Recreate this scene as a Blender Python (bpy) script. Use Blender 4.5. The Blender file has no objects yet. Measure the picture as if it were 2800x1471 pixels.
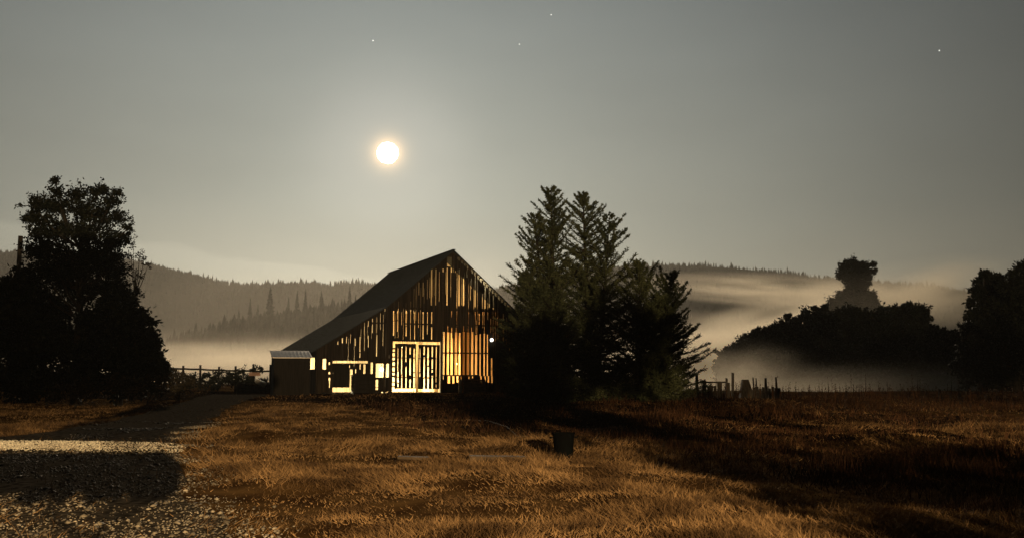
import bpy, bmesh, math, random
import numpy as np
from mathutils import Vector, Matrix

R = math.radians
rng = np.random.default_rng(11)
random.seed(11)
scene = bpy.context.scene
C = scene.collection

# ------------------------------------------------------------------ camera
FPX, PW, PH = 2425.0, 2800.0, 1471.0            # focal length and size in photo pixels
PITCH = math.atan(286.5 / FPX)
CAM = Vector((0, 0, 1.55))
cam_data = bpy.data.cameras.new("camera")
cam_data.sensor_width = 36
cam_data.lens = 36 * FPX / PW
cam_data.clip_start = 0.1
cam_data.clip_end = 20000
cam = bpy.data.objects.new("camera", cam_data)
C.objects.link(cam)
cam.location = CAM
cam.rotation_euler = (math.pi / 2 + PITCH, 0, 0)
scene.camera = cam


def ray(px, py):
    x = (px - PW / 2) / FPX
    v = (PH / 2 - py) / FPX
    c, s = math.cos(PITCH), math.sin(PITCH)
    return Vector((x, c - v * s, s + v * c))


def at(px, py, Y):
    d = ray(px, py)
    return CAM + d * (Y / d.y)


K = PW / 2575.0                                   # "display" pixels used while measuring


def dat(x, y, Y):
    return at(x * K, y * K, Y)


# ------------------------------------------------------------------ render settings
scene.view_settings.view_transform = 'Standard'
scene.view_settings.look = 'None'
scene.view_settings.exposure = 0.0
scene.view_settings.gamma = 1.0
cy = scene.cycles
cy.use_denoising = True
cy.use_adaptive_sampling = False
cy.max_bounces = 6
cy.diffuse_bounces = 3
cy.glossy_bounces = 2
cy.transmission_bounces = 2
cy.transparent_max_bounces = 6
cy.volume_bounces = 1
cy.volume_step_rate = 1.0
cy.volume_max_steps = 64
cy.sample_clamp_indirect = 4
cy.sample_clamp_direct = 12
cy.caustics_reflective = False
cy.caustics_refractive = False

# ------------------------------------------------------------------ moonlit sky
MOON = ray(1060, 419).normalized()
MOON_EL = math.asin(MOON.z)
MOON_AZ = math.atan2(MOON.x, MOON.y)

world = bpy.data.worlds.new("World")
scene.world = world
world.use_nodes = True
wn, wl = world.node_tree.nodes, world.node_tree.links
for n in list(wn):
    wn.remove(n)


def wnode(t, **kw):
    n = wn.new(t)
    for k, v in kw.items():
        setattr(n, k, v)
    return n


def wmath(op, a, b=None, c=None, clamp=False):
    n = wn.new('ShaderNodeMath')
    n.operation = op
    n.use_clamp = clamp
    for i, v in enumerate((a, b, c)):
        if v is None:
            continue
        if isinstance(v, (int, float)):
            n.inputs[i].default_value = v
        else:
            wl.new(v, n.inputs[i])
    return n.outputs[0]


SKY_STRENGTH = 0.08
sky = wnode('ShaderNodeTexSky', sky_type='NISHITA', sun_disc=False)
sky.sun_elevation = MOON_EL
sky.sun_rotation = MOON_AZ
sky.altitude = 50
sky.air_density = 0.7
sky.dust_density = 3.0
sky.ozone_density = 1.0
hsv = wnode('ShaderNodeHueSaturation')
hsv.inputs['Saturation'].default_value = 0.42
wl.new(sky.outputs[0], hsv.inputs['Color'])
tc = wnode('ShaderNodeTexCoord')
sep = wnode('ShaderNodeSeparateXYZ')
wl.new(tc.outputs['Generated'], sep.inputs[0])
dotn = wnode('ShaderNodeVectorMath', operation='DOT_PRODUCT')
wl.new(tc.outputs['Generated'], dotn.inputs[0])
dotn.inputs[1].default_value = MOON
ang = wmath('ARCCOSINE', wmath('MINIMUM', dotn.outputs['Value'], 1.0))
# thin high mist: the light it scatters falls off with the angle from the moon
el = wmath('MAXIMUM', wmath('ARCSINE', sep.outputs['Z']), 0.0)
low = wmath('EXPONENT', wmath('MULTIPLY', wmath('SUBTRACT', el, R(22)), -1 / R(50)))
far = wmath('EXPONENT', wmath('MULTIPLY', wmath('POWER', wmath('DIVIDE', ang, R(37)), 2.0), -1.0))
broad = wmath('MULTIPLY', wmath('MULTIPLY', far, low), 0.240 / SKY_STRENGTH)
halo = wmath('MULTIPLY', wmath('EXPONENT', wmath('MULTIPLY', wmath('POWER', wmath('DIVIDE', ang, R(5.0)), 3.0), -1.0)), 1.25)
core = wmath('MULTIPLY', wmath('EXPONENT', wmath('MULTIPLY', ang, -1 / R(0.36))), 62.0)
warm = wmath('MULTIPLY', wmath('SUBTRACT', R(24), el), 1 / R(18), clamp=True)
mixc = wnode('ShaderNodeMix', data_type='RGBA')
wl.new(warm, mixc.inputs[0])
mixc.inputs[6].default_value = (.89, 1.0, .98, 1)
mixc.inputs[7].default_value = (1.0, 1.0, .80, 1)


def tint(val, col):
    n = wnode('ShaderNodeVectorMath', operation='SCALE')
    n.inputs[0].default_value = col
    wl.new(val, n.inputs['Scale'])
    return n.outputs[0]


def vadd(a, b):
    n = wnode('ShaderNodeVectorMath', operation='ADD')
    wl.new(a, n.inputs[0])
    wl.new(b, n.inputs[1])
    return n.outputs[0]


bro = wnode('ShaderNodeVectorMath', operation='SCALE')
wl.new(mixc.outputs[2], bro.inputs[0])
wl.new(broad, bro.inputs['Scale'])
aureole = vadd(vadd(bro.outputs[0], tint(halo, (1.0, 0.87, 0.77))), tint(core, (1.0, 0.62, 0.28)))
# streaks of thin cloud low in the sky (az/el of the direction, so it holds for any camera position)
ysafe = wmath('MAXIMUM', sep.outputs['Y'], 0.05)
su = wmath('DIVIDE', sep.outputs['X'], ysafe)
sv = wmath('DIVIDE', sep.outputs['Z'], ysafe)
a0, a1 = ray(345 * K, 603 * K), ray(945 * K, 690 * K)
u0, v0, u1, v1 = a0.x / a0.y, a0.z / a0.y, a1.x / a1.y, a1.z / a1.y
sl = (v1 - v0) / (u1 - u0)
nz = wnode('ShaderNodeTexNoise')
nz.inputs['Scale'].default_value = 9.0
nz.inputs['Detail'].default_value = 4.0
mp = wnode('ShaderNodeMapping')
mp.inputs['Scale'].default_value = (1.0, 1.0, 6.0)
wl.new(tc.outputs['Generated'], mp.inputs['Vector'])
wl.new(mp.outputs[0], nz.inputs['Vector'])
wob = wmath('MULTIPLY_ADD', nz.outputs[0], 0.02, -0.01)
line = wmath('ADD', wmath('MULTIPLY_ADD', wmath('SUBTRACT', su, u0), sl, v0), wob)
edge = wmath('MULTIPLY', wmath('SUBTRACT', line, sv), 1 / 0.007, clamp=True)
fade = wmath('SUBTRACT', 1.0, wmath('MULTIPLY', wmath('SUBTRACT', line, sv), 1 / 0.075, clamp=True), clamp=True)
side = wmath('MULTIPLY', wmath('SUBTRACT', -0.02, su), 1 / 0.18, clamp=True)
streak = wmath('MULTIPLY', wmath('MULTIPLY', wmath('MULTIPLY', edge, fade), side), 0.85)
cl = ray(1215 * K, 690 * K)
cu = wmath('POWER', wmath('DIVIDE', wmath('SUBTRACT', su, cl.x / cl.y), 0.035), 2.0)
cv = wmath('POWER', wmath('DIVIDE', wmath('SUBTRACT', sv, cl.z / cl.y), 0.022), 2.0)
puff = wmath('MULTIPLY', wmath('EXPONENT', wmath('MULTIPLY', wmath('ADD', cu, cv), -1.0)), nz.outputs[0])
clouds = vadd(tint(streak, (1.0, 0.93, 0.72)), tint(wmath('MULTIPLY', puff, 1.2), (1.0, 0.72, 0.45)))
# broad faint unevenness of the high mist
nz2 = wnode('ShaderNodeTexNoise')
nz2.inputs['Scale'].default_value = 2.2
nz2.inputs['Detail'].default_value = 3.0
mp2 = wnode('ShaderNodeMapping')
mp2.inputs['Scale'].default_value = (1.0, 1.0, 3.5)
wl.new(tc.outputs['Generated'], mp2.inputs['Vector'])
wl.new(mp2.outputs[0], nz2.inputs['Vector'])
var = wmath('MULTIPLY_ADD', nz2.outputs[0], 0.34, 0.82)
base = wnode('ShaderNodeVectorMath', operation='MULTIPLY')
wl.new(hsv.outputs[0], base.inputs[0])
base.inputs[1].default_value = (0.02, 0.022, 0.021)
total = vadd(vadd(base.outputs[0], aureole), clouds)
tot2 = wnode('ShaderNodeVectorMath', operation='SCALE')
wl.new(total, tot2.inputs[0])
wl.new(var, tot2.inputs['Scale'])
bg = wnode('ShaderNodeBackground')
bg.inputs['Strength'].default_value = SKY_STRENGTH
wl.new(tot2.outputs[0], bg.inputs['Color'])
wo = wnode('ShaderNodeOutputWorld')
wl.new(bg.outputs[0], wo.inputs['Surface'])

# the moonlight itself comes from the glowing moon built further down (a sun lamp would be eclipsed by it)
MOON_R = R(0.70)                                  # its bright disc as an angle
MOON_E = 1.9                                      # what it sheds on the ground, W/m2
MOON_RAD = MOON_E / (math.pi * math.tan(MOON_R) ** 2)

# ------------------------------------------------------------------ helpers
def tag(o, label=None, cat=None, group=None, kind=None):
    if label:
        o['label'] = label
    if cat:
        o['category'] = cat
    if group:
        o['group'] = group
    if kind:
        o['kind'] = kind
    return o


def empty(name, loc=(0, 0, 0), rz=0.0):
    o = bpy.data.objects.new(name, None)
    C.objects.link(o)
    o.location = loc
    o.rotation_euler = (0, 0, rz)
    o.empty_display_size = 0.3
    return o


def link_mesh(name, me, m=None, parent=None, loc=None):
    o = bpy.data.objects.new(name, me)
    C.objects.link(o)
    if m:
        me.materials.append(m)
    if parent is not None:
        o.parent = parent
    if loc is not None:
        o.location = loc
    return o


def np_mesh(name, verts, nper, m, parent=None, loc=None, idx=None):
    """verts (N,3); faces of nper verts each, consecutive unless idx (F,nper) is given"""
    verts = np.asarray(verts, dtype=np.float32)
    if idx is None:
        idx = np.arange(len(verts), dtype=np.int32).reshape(-1, nper)
    idx = np.asarray(idx, dtype=np.int32)
    me = bpy.data.meshes.new(name)
    me.vertices.add(len(verts))
    me.vertices.foreach_set('co', verts.ravel())
    me.loops.add(idx.size)
    me.loops.foreach_set('vertex_index', idx.ravel())
    me.polygons.add(len(idx))
    me.polygons.foreach_set('loop_start', np.arange(0, idx.size, nper, dtype=np.int32))
    me.update(calc_edges=True)
    me.validate()
    return link_mesh(name, me, m, parent, loc)


class MB:
    """collects boxes, prisms and tubes into one mesh"""

    def __init__(self):
        self.v, self.f = [], []

    def hexa(self, p):
        b = len(self.v)
        self.v += [tuple(q) for q in p]
        for f in ((0, 3, 2, 1), (4, 5, 6, 7), (0, 1, 5, 4), (1, 2, 6, 5), (2, 3, 7, 6), (3, 0, 4, 7)):
            self.f.append(tuple(b + i for i in f))
        return self

    def box(self, x0, x1, y0, y1, z0, z1, top=None):
        """top: (z at x0, z at x1) for a slanted top"""
        ta, tb = top if top else (z1, z1)
        return self.hexa([(x0, y0, z0), (x1, y0, z0), (x1, y1, z0), (x0, y1, z0),
                          (x0, y0, ta), (x1, y0, tb), (x1, y1, tb), (x0, y1, ta)])

    def tube(self, pts, rad, n=7, cap=True):
        pts = [Vector(p) for p in pts]
        if isinstance(rad, (int, float)):
            rad = [rad] * len(pts)
        rings = []
        ref = None
        for i, p in enumerate(pts):
            d = (pts[min(i + 1, len(pts) - 1)] - pts[max(i - 1, 0)])
            d = d.normalized() if d.length > 1e-9 else Vector((0, 0, 1))
            if ref is None:
                ref = Vector((1, 0, 0)) if abs(d.x) < 0.8 else Vector((0, 1, 0))
            a = (ref - d * ref.dot(d)).normalized()
            bvec = d.cross(a)
            ref = a
            s = len(self.v)
            for k in range(n):
                t = 2 * math.pi * k / n
                self.v.append(tuple(p + (a * math.cos(t) + bvec * math.sin(t)) * rad[i]))
            rings.append(s)
        for r0, r1 in zip(rings, rings[1:]):
            for k in range(n):
                k2 = (k + 1) % n
                self.f.append((r0 + k, r0 + k2, r1 + k2, r1 + k))
        if cap:
            self.f.append(tuple(rings[0] + k for k in reversed(range(n))))
            self.f.append(tuple(rings[-1] + k for k in range(n)))
        return self

    def lathe(self, prof, n=20, o=(0, 0, 0)):
        rings = []
        for r, z in prof:
            s = len(self.v)
            for k in range(n):
                t = 2 * math.pi * k / n
                self.v.append((o[0] + r * math.cos(t), o[1] + r * math.sin(t), o[2] + z))
            rings.append(s)
        for r0, r1 in zip(rings, rings[1:]):
            for k in range(n):
                k2 = (k + 1) % n
                self.f.append((r0 + k, r0 + k2, r1 + k2, r1 + k))
        self.f.append(tuple(rings[0] + k for k in reversed(range(n))))
        self.f.append(tuple(rings[-1] + k for k in range(n)))
        return self

    def build(self, name, m, parent=None, loc=None, smooth=False, bevel=0):
        me = bpy.data.meshes.new(name)
        me.from_pydata(self.v, [], self.f)
        me.update()
        if smooth:
            for p in me.polygons:
                p.use_smooth = True
        o = link_mesh(name, me, m, parent, loc)
        if bevel:
            b = o.modifiers.new("bevel", 'BEVEL')
            b.width = bevel
            b.segments = 2
        return o


def mat(name, c1, c2=None, scale=4.0, stretch=(1, 1, 1), rough=0.85, bump=0.0, metal=0.0, island=0.0, spec=0.3,
        detail=5.0, ramp=(0.35, 0.65)):
    m = bpy.data.materials.new(name)
    m.use_nodes = True
    nt = m.node_tree
    b = nt.nodes['Principled BSDF']
    b.inputs['Roughness'].default_value = rough
    b.inputs['Metallic'].default_value = metal
    b.inputs['Specular IOR Level'].default_value = spec
    c2 = c2 or tuple(v * 0.6 for v in c1)
    tcn = nt.nodes.new('ShaderNodeTexCoord')
    mpn = nt.nodes.new('ShaderNodeMapping')
    mpn.inputs['Scale'].default_value = stretch
    nzn = nt.nodes.new('ShaderNodeTexNoise')
    nzn.inputs['Scale'].default_value = scale
    nzn.inputs['Detail'].default_value = detail
    rp = nt.nodes.new('ShaderNodeValToRGB')
    rp.color_ramp.elements[0].position = ramp[0]
    rp.color_ramp.elements[1].position = ramp[1]
    rp.color_ramp.elements[0].color = (*c2, 1)
    rp.color_ramp.elements[1].color = (*c1, 1)
    nt.links.new(tcn.outputs['Object'], mpn.inputs[0])
    nt.links.new(mpn.outputs[0], nzn.inputs['Vector'])
    nt.links.new(nzn.outputs[0], rp.inputs[0])
    out = rp.outputs[0]
    if island:
        g = nt.nodes.new('ShaderNodeNewGeometry')
        mr = nt.nodes.new('ShaderNodeMapRange')
        mr.inputs['To Min'].default_value = 1 - island
        mr.inputs['To Max'].default_value = 1 + island
        nt.links.new(g.outputs['Random Per Island'], mr.inputs['Value'])
        vm = nt.nodes.new('ShaderNodeVectorMath')
        vm.operation = 'SCALE'
        nt.links.new(out, vm.inputs[0])
        nt.links.new(mr.outputs[0], vm.inputs['Scale'])
        out = vm.outputs[0]
    nt.links.new(out, b.inputs['Base Color'])
    if bump:
        bn = nt.nodes.new('ShaderNodeBump')
        bn.inputs['Strength'].default_value = bump
        bn.inputs['Distance'].default_value = 0.05
        nt.links.new(nzn.outputs[0], bn.inputs['Height'])
        nt.links.new(bn.outputs[0], b.inputs['Normal'])
    return m


def emit_mat(name, col, strength):
    m = bpy.data.materials.new(name)
    m.use_nodes = True
    nt = m.node_tree
    nt.nodes.remove(nt.nodes['Principled BSDF'])
    e = nt.nodes.new('ShaderNodeEmission')
    e.inputs['Color'].default_value = (*col, 1)
    e.inputs['Strength'].default_value = strength
    nt.links.new(e.outputs[0], nt.nodes['Material Output'].inputs['Surface'])
    return m


def volume_mat(name, col, density, aniso, hetero=False, noise_scale=2.0, noise_amt=0.6, power=1.5, stretch=(1, 1, 1)):
    m = bpy.data.materials.new(name)
    m.use_nodes = True
    nt = m.node_tree
    nt.nodes.remove(nt.nodes['Principled BSDF'])
    v = nt.nodes.new('ShaderNodeVolumePrincipled')
    v.inputs['Color'].default_value = (*col, 1)
    v.inputs['Anisotropy'].default_value = aniso
    v.inputs['Density'].default_value = density
    nt.links.new(v.outputs[0], nt.nodes['Material Output'].inputs['Volume'])
    if hetero:
        tcn = nt.nodes.new('ShaderNodeTexCoord')
        ln = nt.nodes.new('ShaderNodeVectorMath')
        ln.operation = 'LENGTH'
        nt.links.new(tcn.outputs['Object'], ln.inputs[0])

        def mth(op, a, b, clamp=False):
            n = nt.nodes.new('ShaderNodeMath')
            n.operation = op
            n.use_clamp = clamp
            for i, q in enumerate((a, b)):
                if isinstance(q, (int, float)):
                    n.inputs[i].default_value = q
                else:
                    nt.links.new(q, n.inputs[i])
            return n.outputs[0]
        fall = mth('POWER', mth('SUBTRACT', 1.0, ln.outputs['Value'], True), power)
        mpn = nt.nodes.new('ShaderNodeMapping')
        mpn.inputs['Scale'].default_value = stretch
        nt.links.new(tcn.outputs['Object'], mpn.inputs[0])
        nzn = nt.nodes.new('ShaderNodeTexNoise')
        nzn.inputs['Scale'].default_value = noise_scale
        nzn.inputs['Detail'].default_value = 2.0
        nt.links.new(mpn.outputs[0], nzn.inputs['Vector'])
        nn = mth('MAXIMUM', mth('MULTIPLY', mth('SUBTRACT', nzn.outputs[0], 0.5 - 0.5 * (1 - noise_amt)), 2.2), 0.0)
        d = mth('MULTIPLY', mth('MULTIPLY', fall, nn), density)
        nt.links.new(d, v.inputs['Density'])
    return m


def smooth(a, b, x):
    t = np.clip((np.asarray(x, dtype=float) - a) / (b - a), 0, 1)
    return t * t * (3 - 2 * t)


def vnoise(x, y, seed=0):
    """smooth value noise in numpy, about 0..1"""
    x = np.asarray(x, dtype=float)
    y = np.asarray(y, dtype=float)
    xi, yi = np.floor(x).astype(np.int64), np.floor(y).astype(np.int64)
    fx, fy = x - xi, y - yi
    fx, fy = fx * fx * (3 - 2 * fx), fy * fy * (3 - 2 * fy)

    def h(i, j):
        n = (i * 374761393 + j * 668265263 + seed * 974634777) & 0x7fffffff
        n = ((n ^ (n >> 13)) * 1274126177) & 0x7fffffff
        return ((n ^ (n >> 16)) & 0xffff) / 65535.0
    return (h(xi, yi) * (1 - fx) + h(xi + 1, yi) * fx) * (1 - fy) + (h(xi, yi + 1) * (1 - fx) + h(xi + 1, yi + 1) * fx) * fy


# ------------------------------------------------------------------ ground
BZ = 0.22                                         # ground level at the barn


def gz(x, y):
    x = np.asarray(x, dtype=float)
    y = np.asarray(y, dtype=float)
    z = 0.06 * np.sin(x * 0.31 + 1.3) * np.sin(y * 0.23 + 0.4) + 0.09 * (vnoise(x / 6, y / 6, 3) - 0.5)
    xr = np.interp(y, [4, 8.4, 11.3, 18, 23, 38, 50, 58], [-1.0, -2.4, -4.0, -6.6, -8.4, -12.2, -14.4, -15.0])
    z = z + (.25 * (vnoise(x / 1.5, y / 1.9, 14) - .5) + .11 * (vnoise(x / .7, y / .8, 15) - .5)) * smooth(.0, 1.5, x - xr) * (1 - smooth(34, 44, y))
    z = z * smooth(2, 10, np.hypot(x, y))
    pad = smooth(14, 20, np.hypot(x + 6, y - 66)) * smooth(12, 16, np.hypot(x + 14, y - 62))
    z = z * pad
    z = z + BZ * smooth(30, 52, y) * (1 - smooth(6, 20, x))
    z = z + 0.55 * smooth(-18, -34, x) * smooth(40, 60, y)
    z = z + 0.16 * np.exp(-((y - 18.0 - .25 * np.sin(x * .35)) / np.where(y < 18.0 + .25 * np.sin(x * .35), .30, .9)) ** 2) * (.25 + .75 * smooth(-6.0, -7.0, x)) * smooth(-1.5, -4.5, x)
    z = z - 0.9 * smooth(75, 130, y)
    return z


def warp(a, n, near, far):
    """n values from -far to far, fine near 0"""
    t = np.linspace(-1, 1, n)
    return np.sign(t) * (near * np.abs(t) * n / 2 + (far - near * n / 2) * np.abs(t) ** 5)


gx = warp(0, 261, 0.34, 2600)
gy = np.concatenate([np.linspace(-60, 2, 40), np.linspace(2.4, 80, 220), 80 + (2600 - 80) * np.linspace(0.01, 1, 60) ** 2.2])
GX, GY = np.meshgrid(gx, gy)
GZ = gz(GX, GY)                                   # the bed of the drive is dug out a little below
_l, _r = np.interp(GY, [4, 8.4, 11.3, 18, 23, 38, 50, 58], [-12, -12.6, -13.2, -13.0, -11.8, -15.2, -17.6, -19.5]), np.interp(GY, [4, 8.4, 11.3, 18, 23, 38, 50, 58], [-1.0, -2.4, -4.0, -6.6, -8.4, -12.2, -14.4, -15.0])
GZ = GZ - .07 * ((GX > _l + .55) & (GX < _r - .55) & (GY > 4.6) & (GY < 57))
gv = np.stack([GX.ravel(), GY.ravel(), GZ.ravel()], 1)
nx_, ny_ = len(gx), len(gy)
ii = (np.arange(ny_ - 1)[:, None] * nx_ + np.arange(nx_ - 1)[None, :]).ravel()
gidx = np.stack([ii, ii + 1, ii + nx_ + 1, ii + nx_], 1)
m_ground = mat('dry_meadow_soil', (0.15, 0.085, 0.032), (0.05, 0.026, 0.011), scale=1.4, rough=1.0, bump=0.6, detail=8, spec=0.0)
ground = tag(np_mesh('ground', gv, 4, m_ground, idx=gidx), kind='structure')
for p in ground.data.polygons:
    p.use_smooth = True

# dark earth from grass edge to barn; its tone stands in for unlit ground
yx = np.linspace(-24, 16, 120)
ye = np.interp(yx, [-24, -17, -12, -8, -4.6, -1.6, 2.6, 16], [49, 47.5, 45.5, 43, 36, 26, 21, 19]) + 1.2 * (vnoise(yx * .8, yx * 0, 91) - .5)
yt_ = np.linspace(0, 1, 90)
YX = np.repeat(yx[:, None], 90, 1)
YY_ = ye[:, None] * (1 - yt_) + 66 * yt_
YZ = gz(YX, YY_) + .012
ii = (np.arange(119)[:, None] * 90 + np.arange(89)[None, :]).ravel()
m_yard = mat('unlit_dark_earth', (0.040, 0.026, 0.016), (0.016, 0.010, 0.007), scale=2.5, rough=1.0, bump=.3, spec=0.0)
tag(np_mesh('barnyard', np.stack([YX.ravel(), YY_.ravel(), YZ.ravel()], 1), 4, m_yard, idx=np.stack([ii, ii + 90, ii + 91, ii + 1], 1)), kind='structure')

# gravel drive: right and left edges as (x, y)
ys_ = [4, 8.4, 11.3, 18, 23, 38, 50, 58]
xr_ = [-1.0, -2.4, -4.0, -6.6, -8.4, -12.2, -14.4, -15.0]
xl_ = [-12, -12.6, -13.2, -13.0, -11.8, -15.2, -17.6, -19.5]


def drive_edges(y):
    return np.interp(y, ys_, xl_), np.interp(y, ys_, xr_)


dy = np.linspace(4, 58, 170)
dl, dr = drive_edges(dy)
wig = 0.35 * (vnoise(dy * 0.9, dy * 0, 5) - 0.5)
wig2 = 0.35 * (vnoise(dy * 0.9, dy * 0, 6) - 0.5)
tt = np.linspace(0, 1, 30)
DX = (dl + wig)[:, None] * (1 - tt) + (dr + wig2)[:, None] * tt
DY = np.repeat(dy[:, None], 30, 1)
DZ = gz(DX, DY) + 0.02
ii = (np.arange(len(dy) - 1)[:, None] * 30 + np.arange(29)[None, :]).ravel()
m_drive = mat('packed_gravel', (0.10, 0.082, 0.06), (0.03, 0.024, 0.018), scale=9, rough=1.0, bump=0.25, detail=8, spec=0.0)
drive = tag(np_mesh('driveway', np.stack([DX.ravel(), DY.ravel(), DZ.ravel()], 1), 4, m_drive,
                    idx=np.stack([ii, ii + 1, ii + 31, ii + 30], 1)), kind='structure')


# ------------------------------------------------------------------ foliage helpers
def unit(a):
    return a / np.maximum(np.linalg.norm(a, axis=1, keepdims=True), 1e-9)


def leaves(P, D, L, W, r=rng):
    """diamond leaves: (n,3) base, (n,3) unit direction, lengths, widths -> quads"""
    n = len(P)
    side = unit(np.cross(D, unit(r.normal(size=(n, 3)))))
    mid = P + D * (L * 0.45)[:, None]
    q = np.empty((n, 4, 3))
    q[:, 0] = P
    q[:, 1] = mid + side * (W * 0.5)[:, None]
    q[:, 2] = P + D * L[:, None]
    q[:, 3] = mid - side * (W * 0.5)[:, None]
    return q.reshape(-1, 3)


def blades(P, D, L, W, r=rng):
    """thin triangles for grass"""
    n = len(P)
    side = unit(np.cross(D, unit(r.normal(size=(n, 3)))))
    q = np.empty((n, 3, 3))
    q[:, 0] = P - side * (W * 0.5)[:, None]
    q[:, 1] = P + side * (W * 0.5)[:, None]
    q[:, 2] = P + D * L[:, None]
    return q.reshape(-1, 3)


m_bark = mat('dark_bark', (0.035, 0.028, 0.02), (0.015, 0.012, 0.009), scale=9, stretch=(1, 1, 0.2), bump=0.5)
m_conifer = mat('conifer_needles', (0.085, 0.095, 0.042), (0.03, 0.04, 0.018), scale=0.8, island=0.5, rough=0.7)
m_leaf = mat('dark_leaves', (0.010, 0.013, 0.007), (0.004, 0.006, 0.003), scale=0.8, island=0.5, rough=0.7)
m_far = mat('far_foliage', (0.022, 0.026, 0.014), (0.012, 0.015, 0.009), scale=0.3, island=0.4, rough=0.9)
m_twig = mat('bare_twigs', (0.05, 0.042, 0.026), (0.03, 0.025, 0.016), scale=3, rough=0.9)


def conifer(name, label, group, base, tops, crown_r, zlow, n_whorl, seed, leaf=0.115, lean_up=0.35, dens=1.0):
    """tops: list of (dx, dy, height) leaders that rise from one base; limbs sweep outward and up with feathery sprays"""
    r = np.random.default_rng(seed)
    root = empty(name, base)
    tag(root, label, 'tree', group)
    tb = MB()
    Ps, Ds, Ls, Ws = [], [], [], []
    for (tx, ty, h) in tops:
        top = Vector((tx, ty, h))
        pts = [Vector((tx * (t ** 0.7), ty * (t ** 0.7), h * t)) for t in np.linspace(0, 1, 7)]
        tb.tube(pts, [0.26 * (h / 11) * (1 - 0.93 * t) for t in np.linspace(0, 1, 7)], 7)
        nb = int(n_whorl * h / 11)
        for k in range(nb):
            t = zlow + (1 - zlow) * (k + r.random()) / nb
            p0 = Vector((tx * t ** 0.7, ty * t ** 0.7, h * t))
            az = k * 2.4 + r.normal() * 0.8
            q = (1 - t) / (1 - zlow)
            if q < .4 and r.random() < .3:
                continue
            thin = .5 + .5 * min(1, q / .4)
            blen = crown_r * (q ** 0.85) * r.choice([.35, .55, .75, .9, 1.0, 1.15]) * r.uniform(.85, 1.12) * (1.5 - .5 * min(1, q / .4)) + 0.18
            rise = lean_up * r.uniform(0.5, 1.4) * (1 - .9 * q ** 3) + 0.45 * (1 - q) ** 2 - 0.20 * q ** 2
            out = Vector((math.cos(az), math.sin(az), 0))
            bp = []
            for s in np.linspace(0, 1, 6):
                bp.append(p0 + out * blen * s + Vector((0, 0, blen * (rise * s + 0.28 * s * s - 0.18 * s))))
            tb.tube(bp, [0.035 * (1 - 0.85 * s) * (0.4 + blen / 4) + 0.006 for s in np.linspace(0, 1, 6)], 4, cap=False)
            # flat feathery sprays on both sides of the limb
            bpa = np.array(bp)
            ns = int((12 + 15 * blen) * dens)
            s = r.random(ns) ** 0.7
            i = np.minimum((s * 5).astype(int), 4)
            f = (s * 5 - i)[:, None]
            pos = bpa[i] * (1 - f) + bpa[i + 1] * f
            dirb = unit(bpa[i + 1] - bpa[i])
            lat = np.cross(dirb, np.array([0, 0, 1.0])) * np.where(r.random(ns) < .5, 1, -1)[:, None]
            sprd = unit(dirb * .85 + lat * r.uniform(.2, 1.0, ns)[:, None] + r.normal(size=(ns, 3)) * .28 + np.array([0, 0, .10]))
            sl_ = (0.10 + 0.55 * (1 - s) ** .8) * (0.36 + 0.26 * blen) * r.uniform(0.3, 1.5, ns) * thin
            nj = 8
            for j in range(nj):
                g = (j + r.random(ns)) / nj
                Ps.append(pos + sprd * (sl_ * g)[:, None])
                Ds.append(unit(sprd + r.normal(size=(ns, 3)) * 0.42))
                Ls.append(leaf * r.uniform(0.6, 1.4, ns))
                Ws.append(leaf * r.uniform(0.2, 0.36, ns))
    tb.build('trunk', m_bark, root)
    V = leaves(np.concatenate(Ps), np.concatenate(Ds), np.concatenate(Ls), np.concatenate(Ws), r)
    np_mesh('crown', V, 4, m_conifer, root)
    return root


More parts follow.
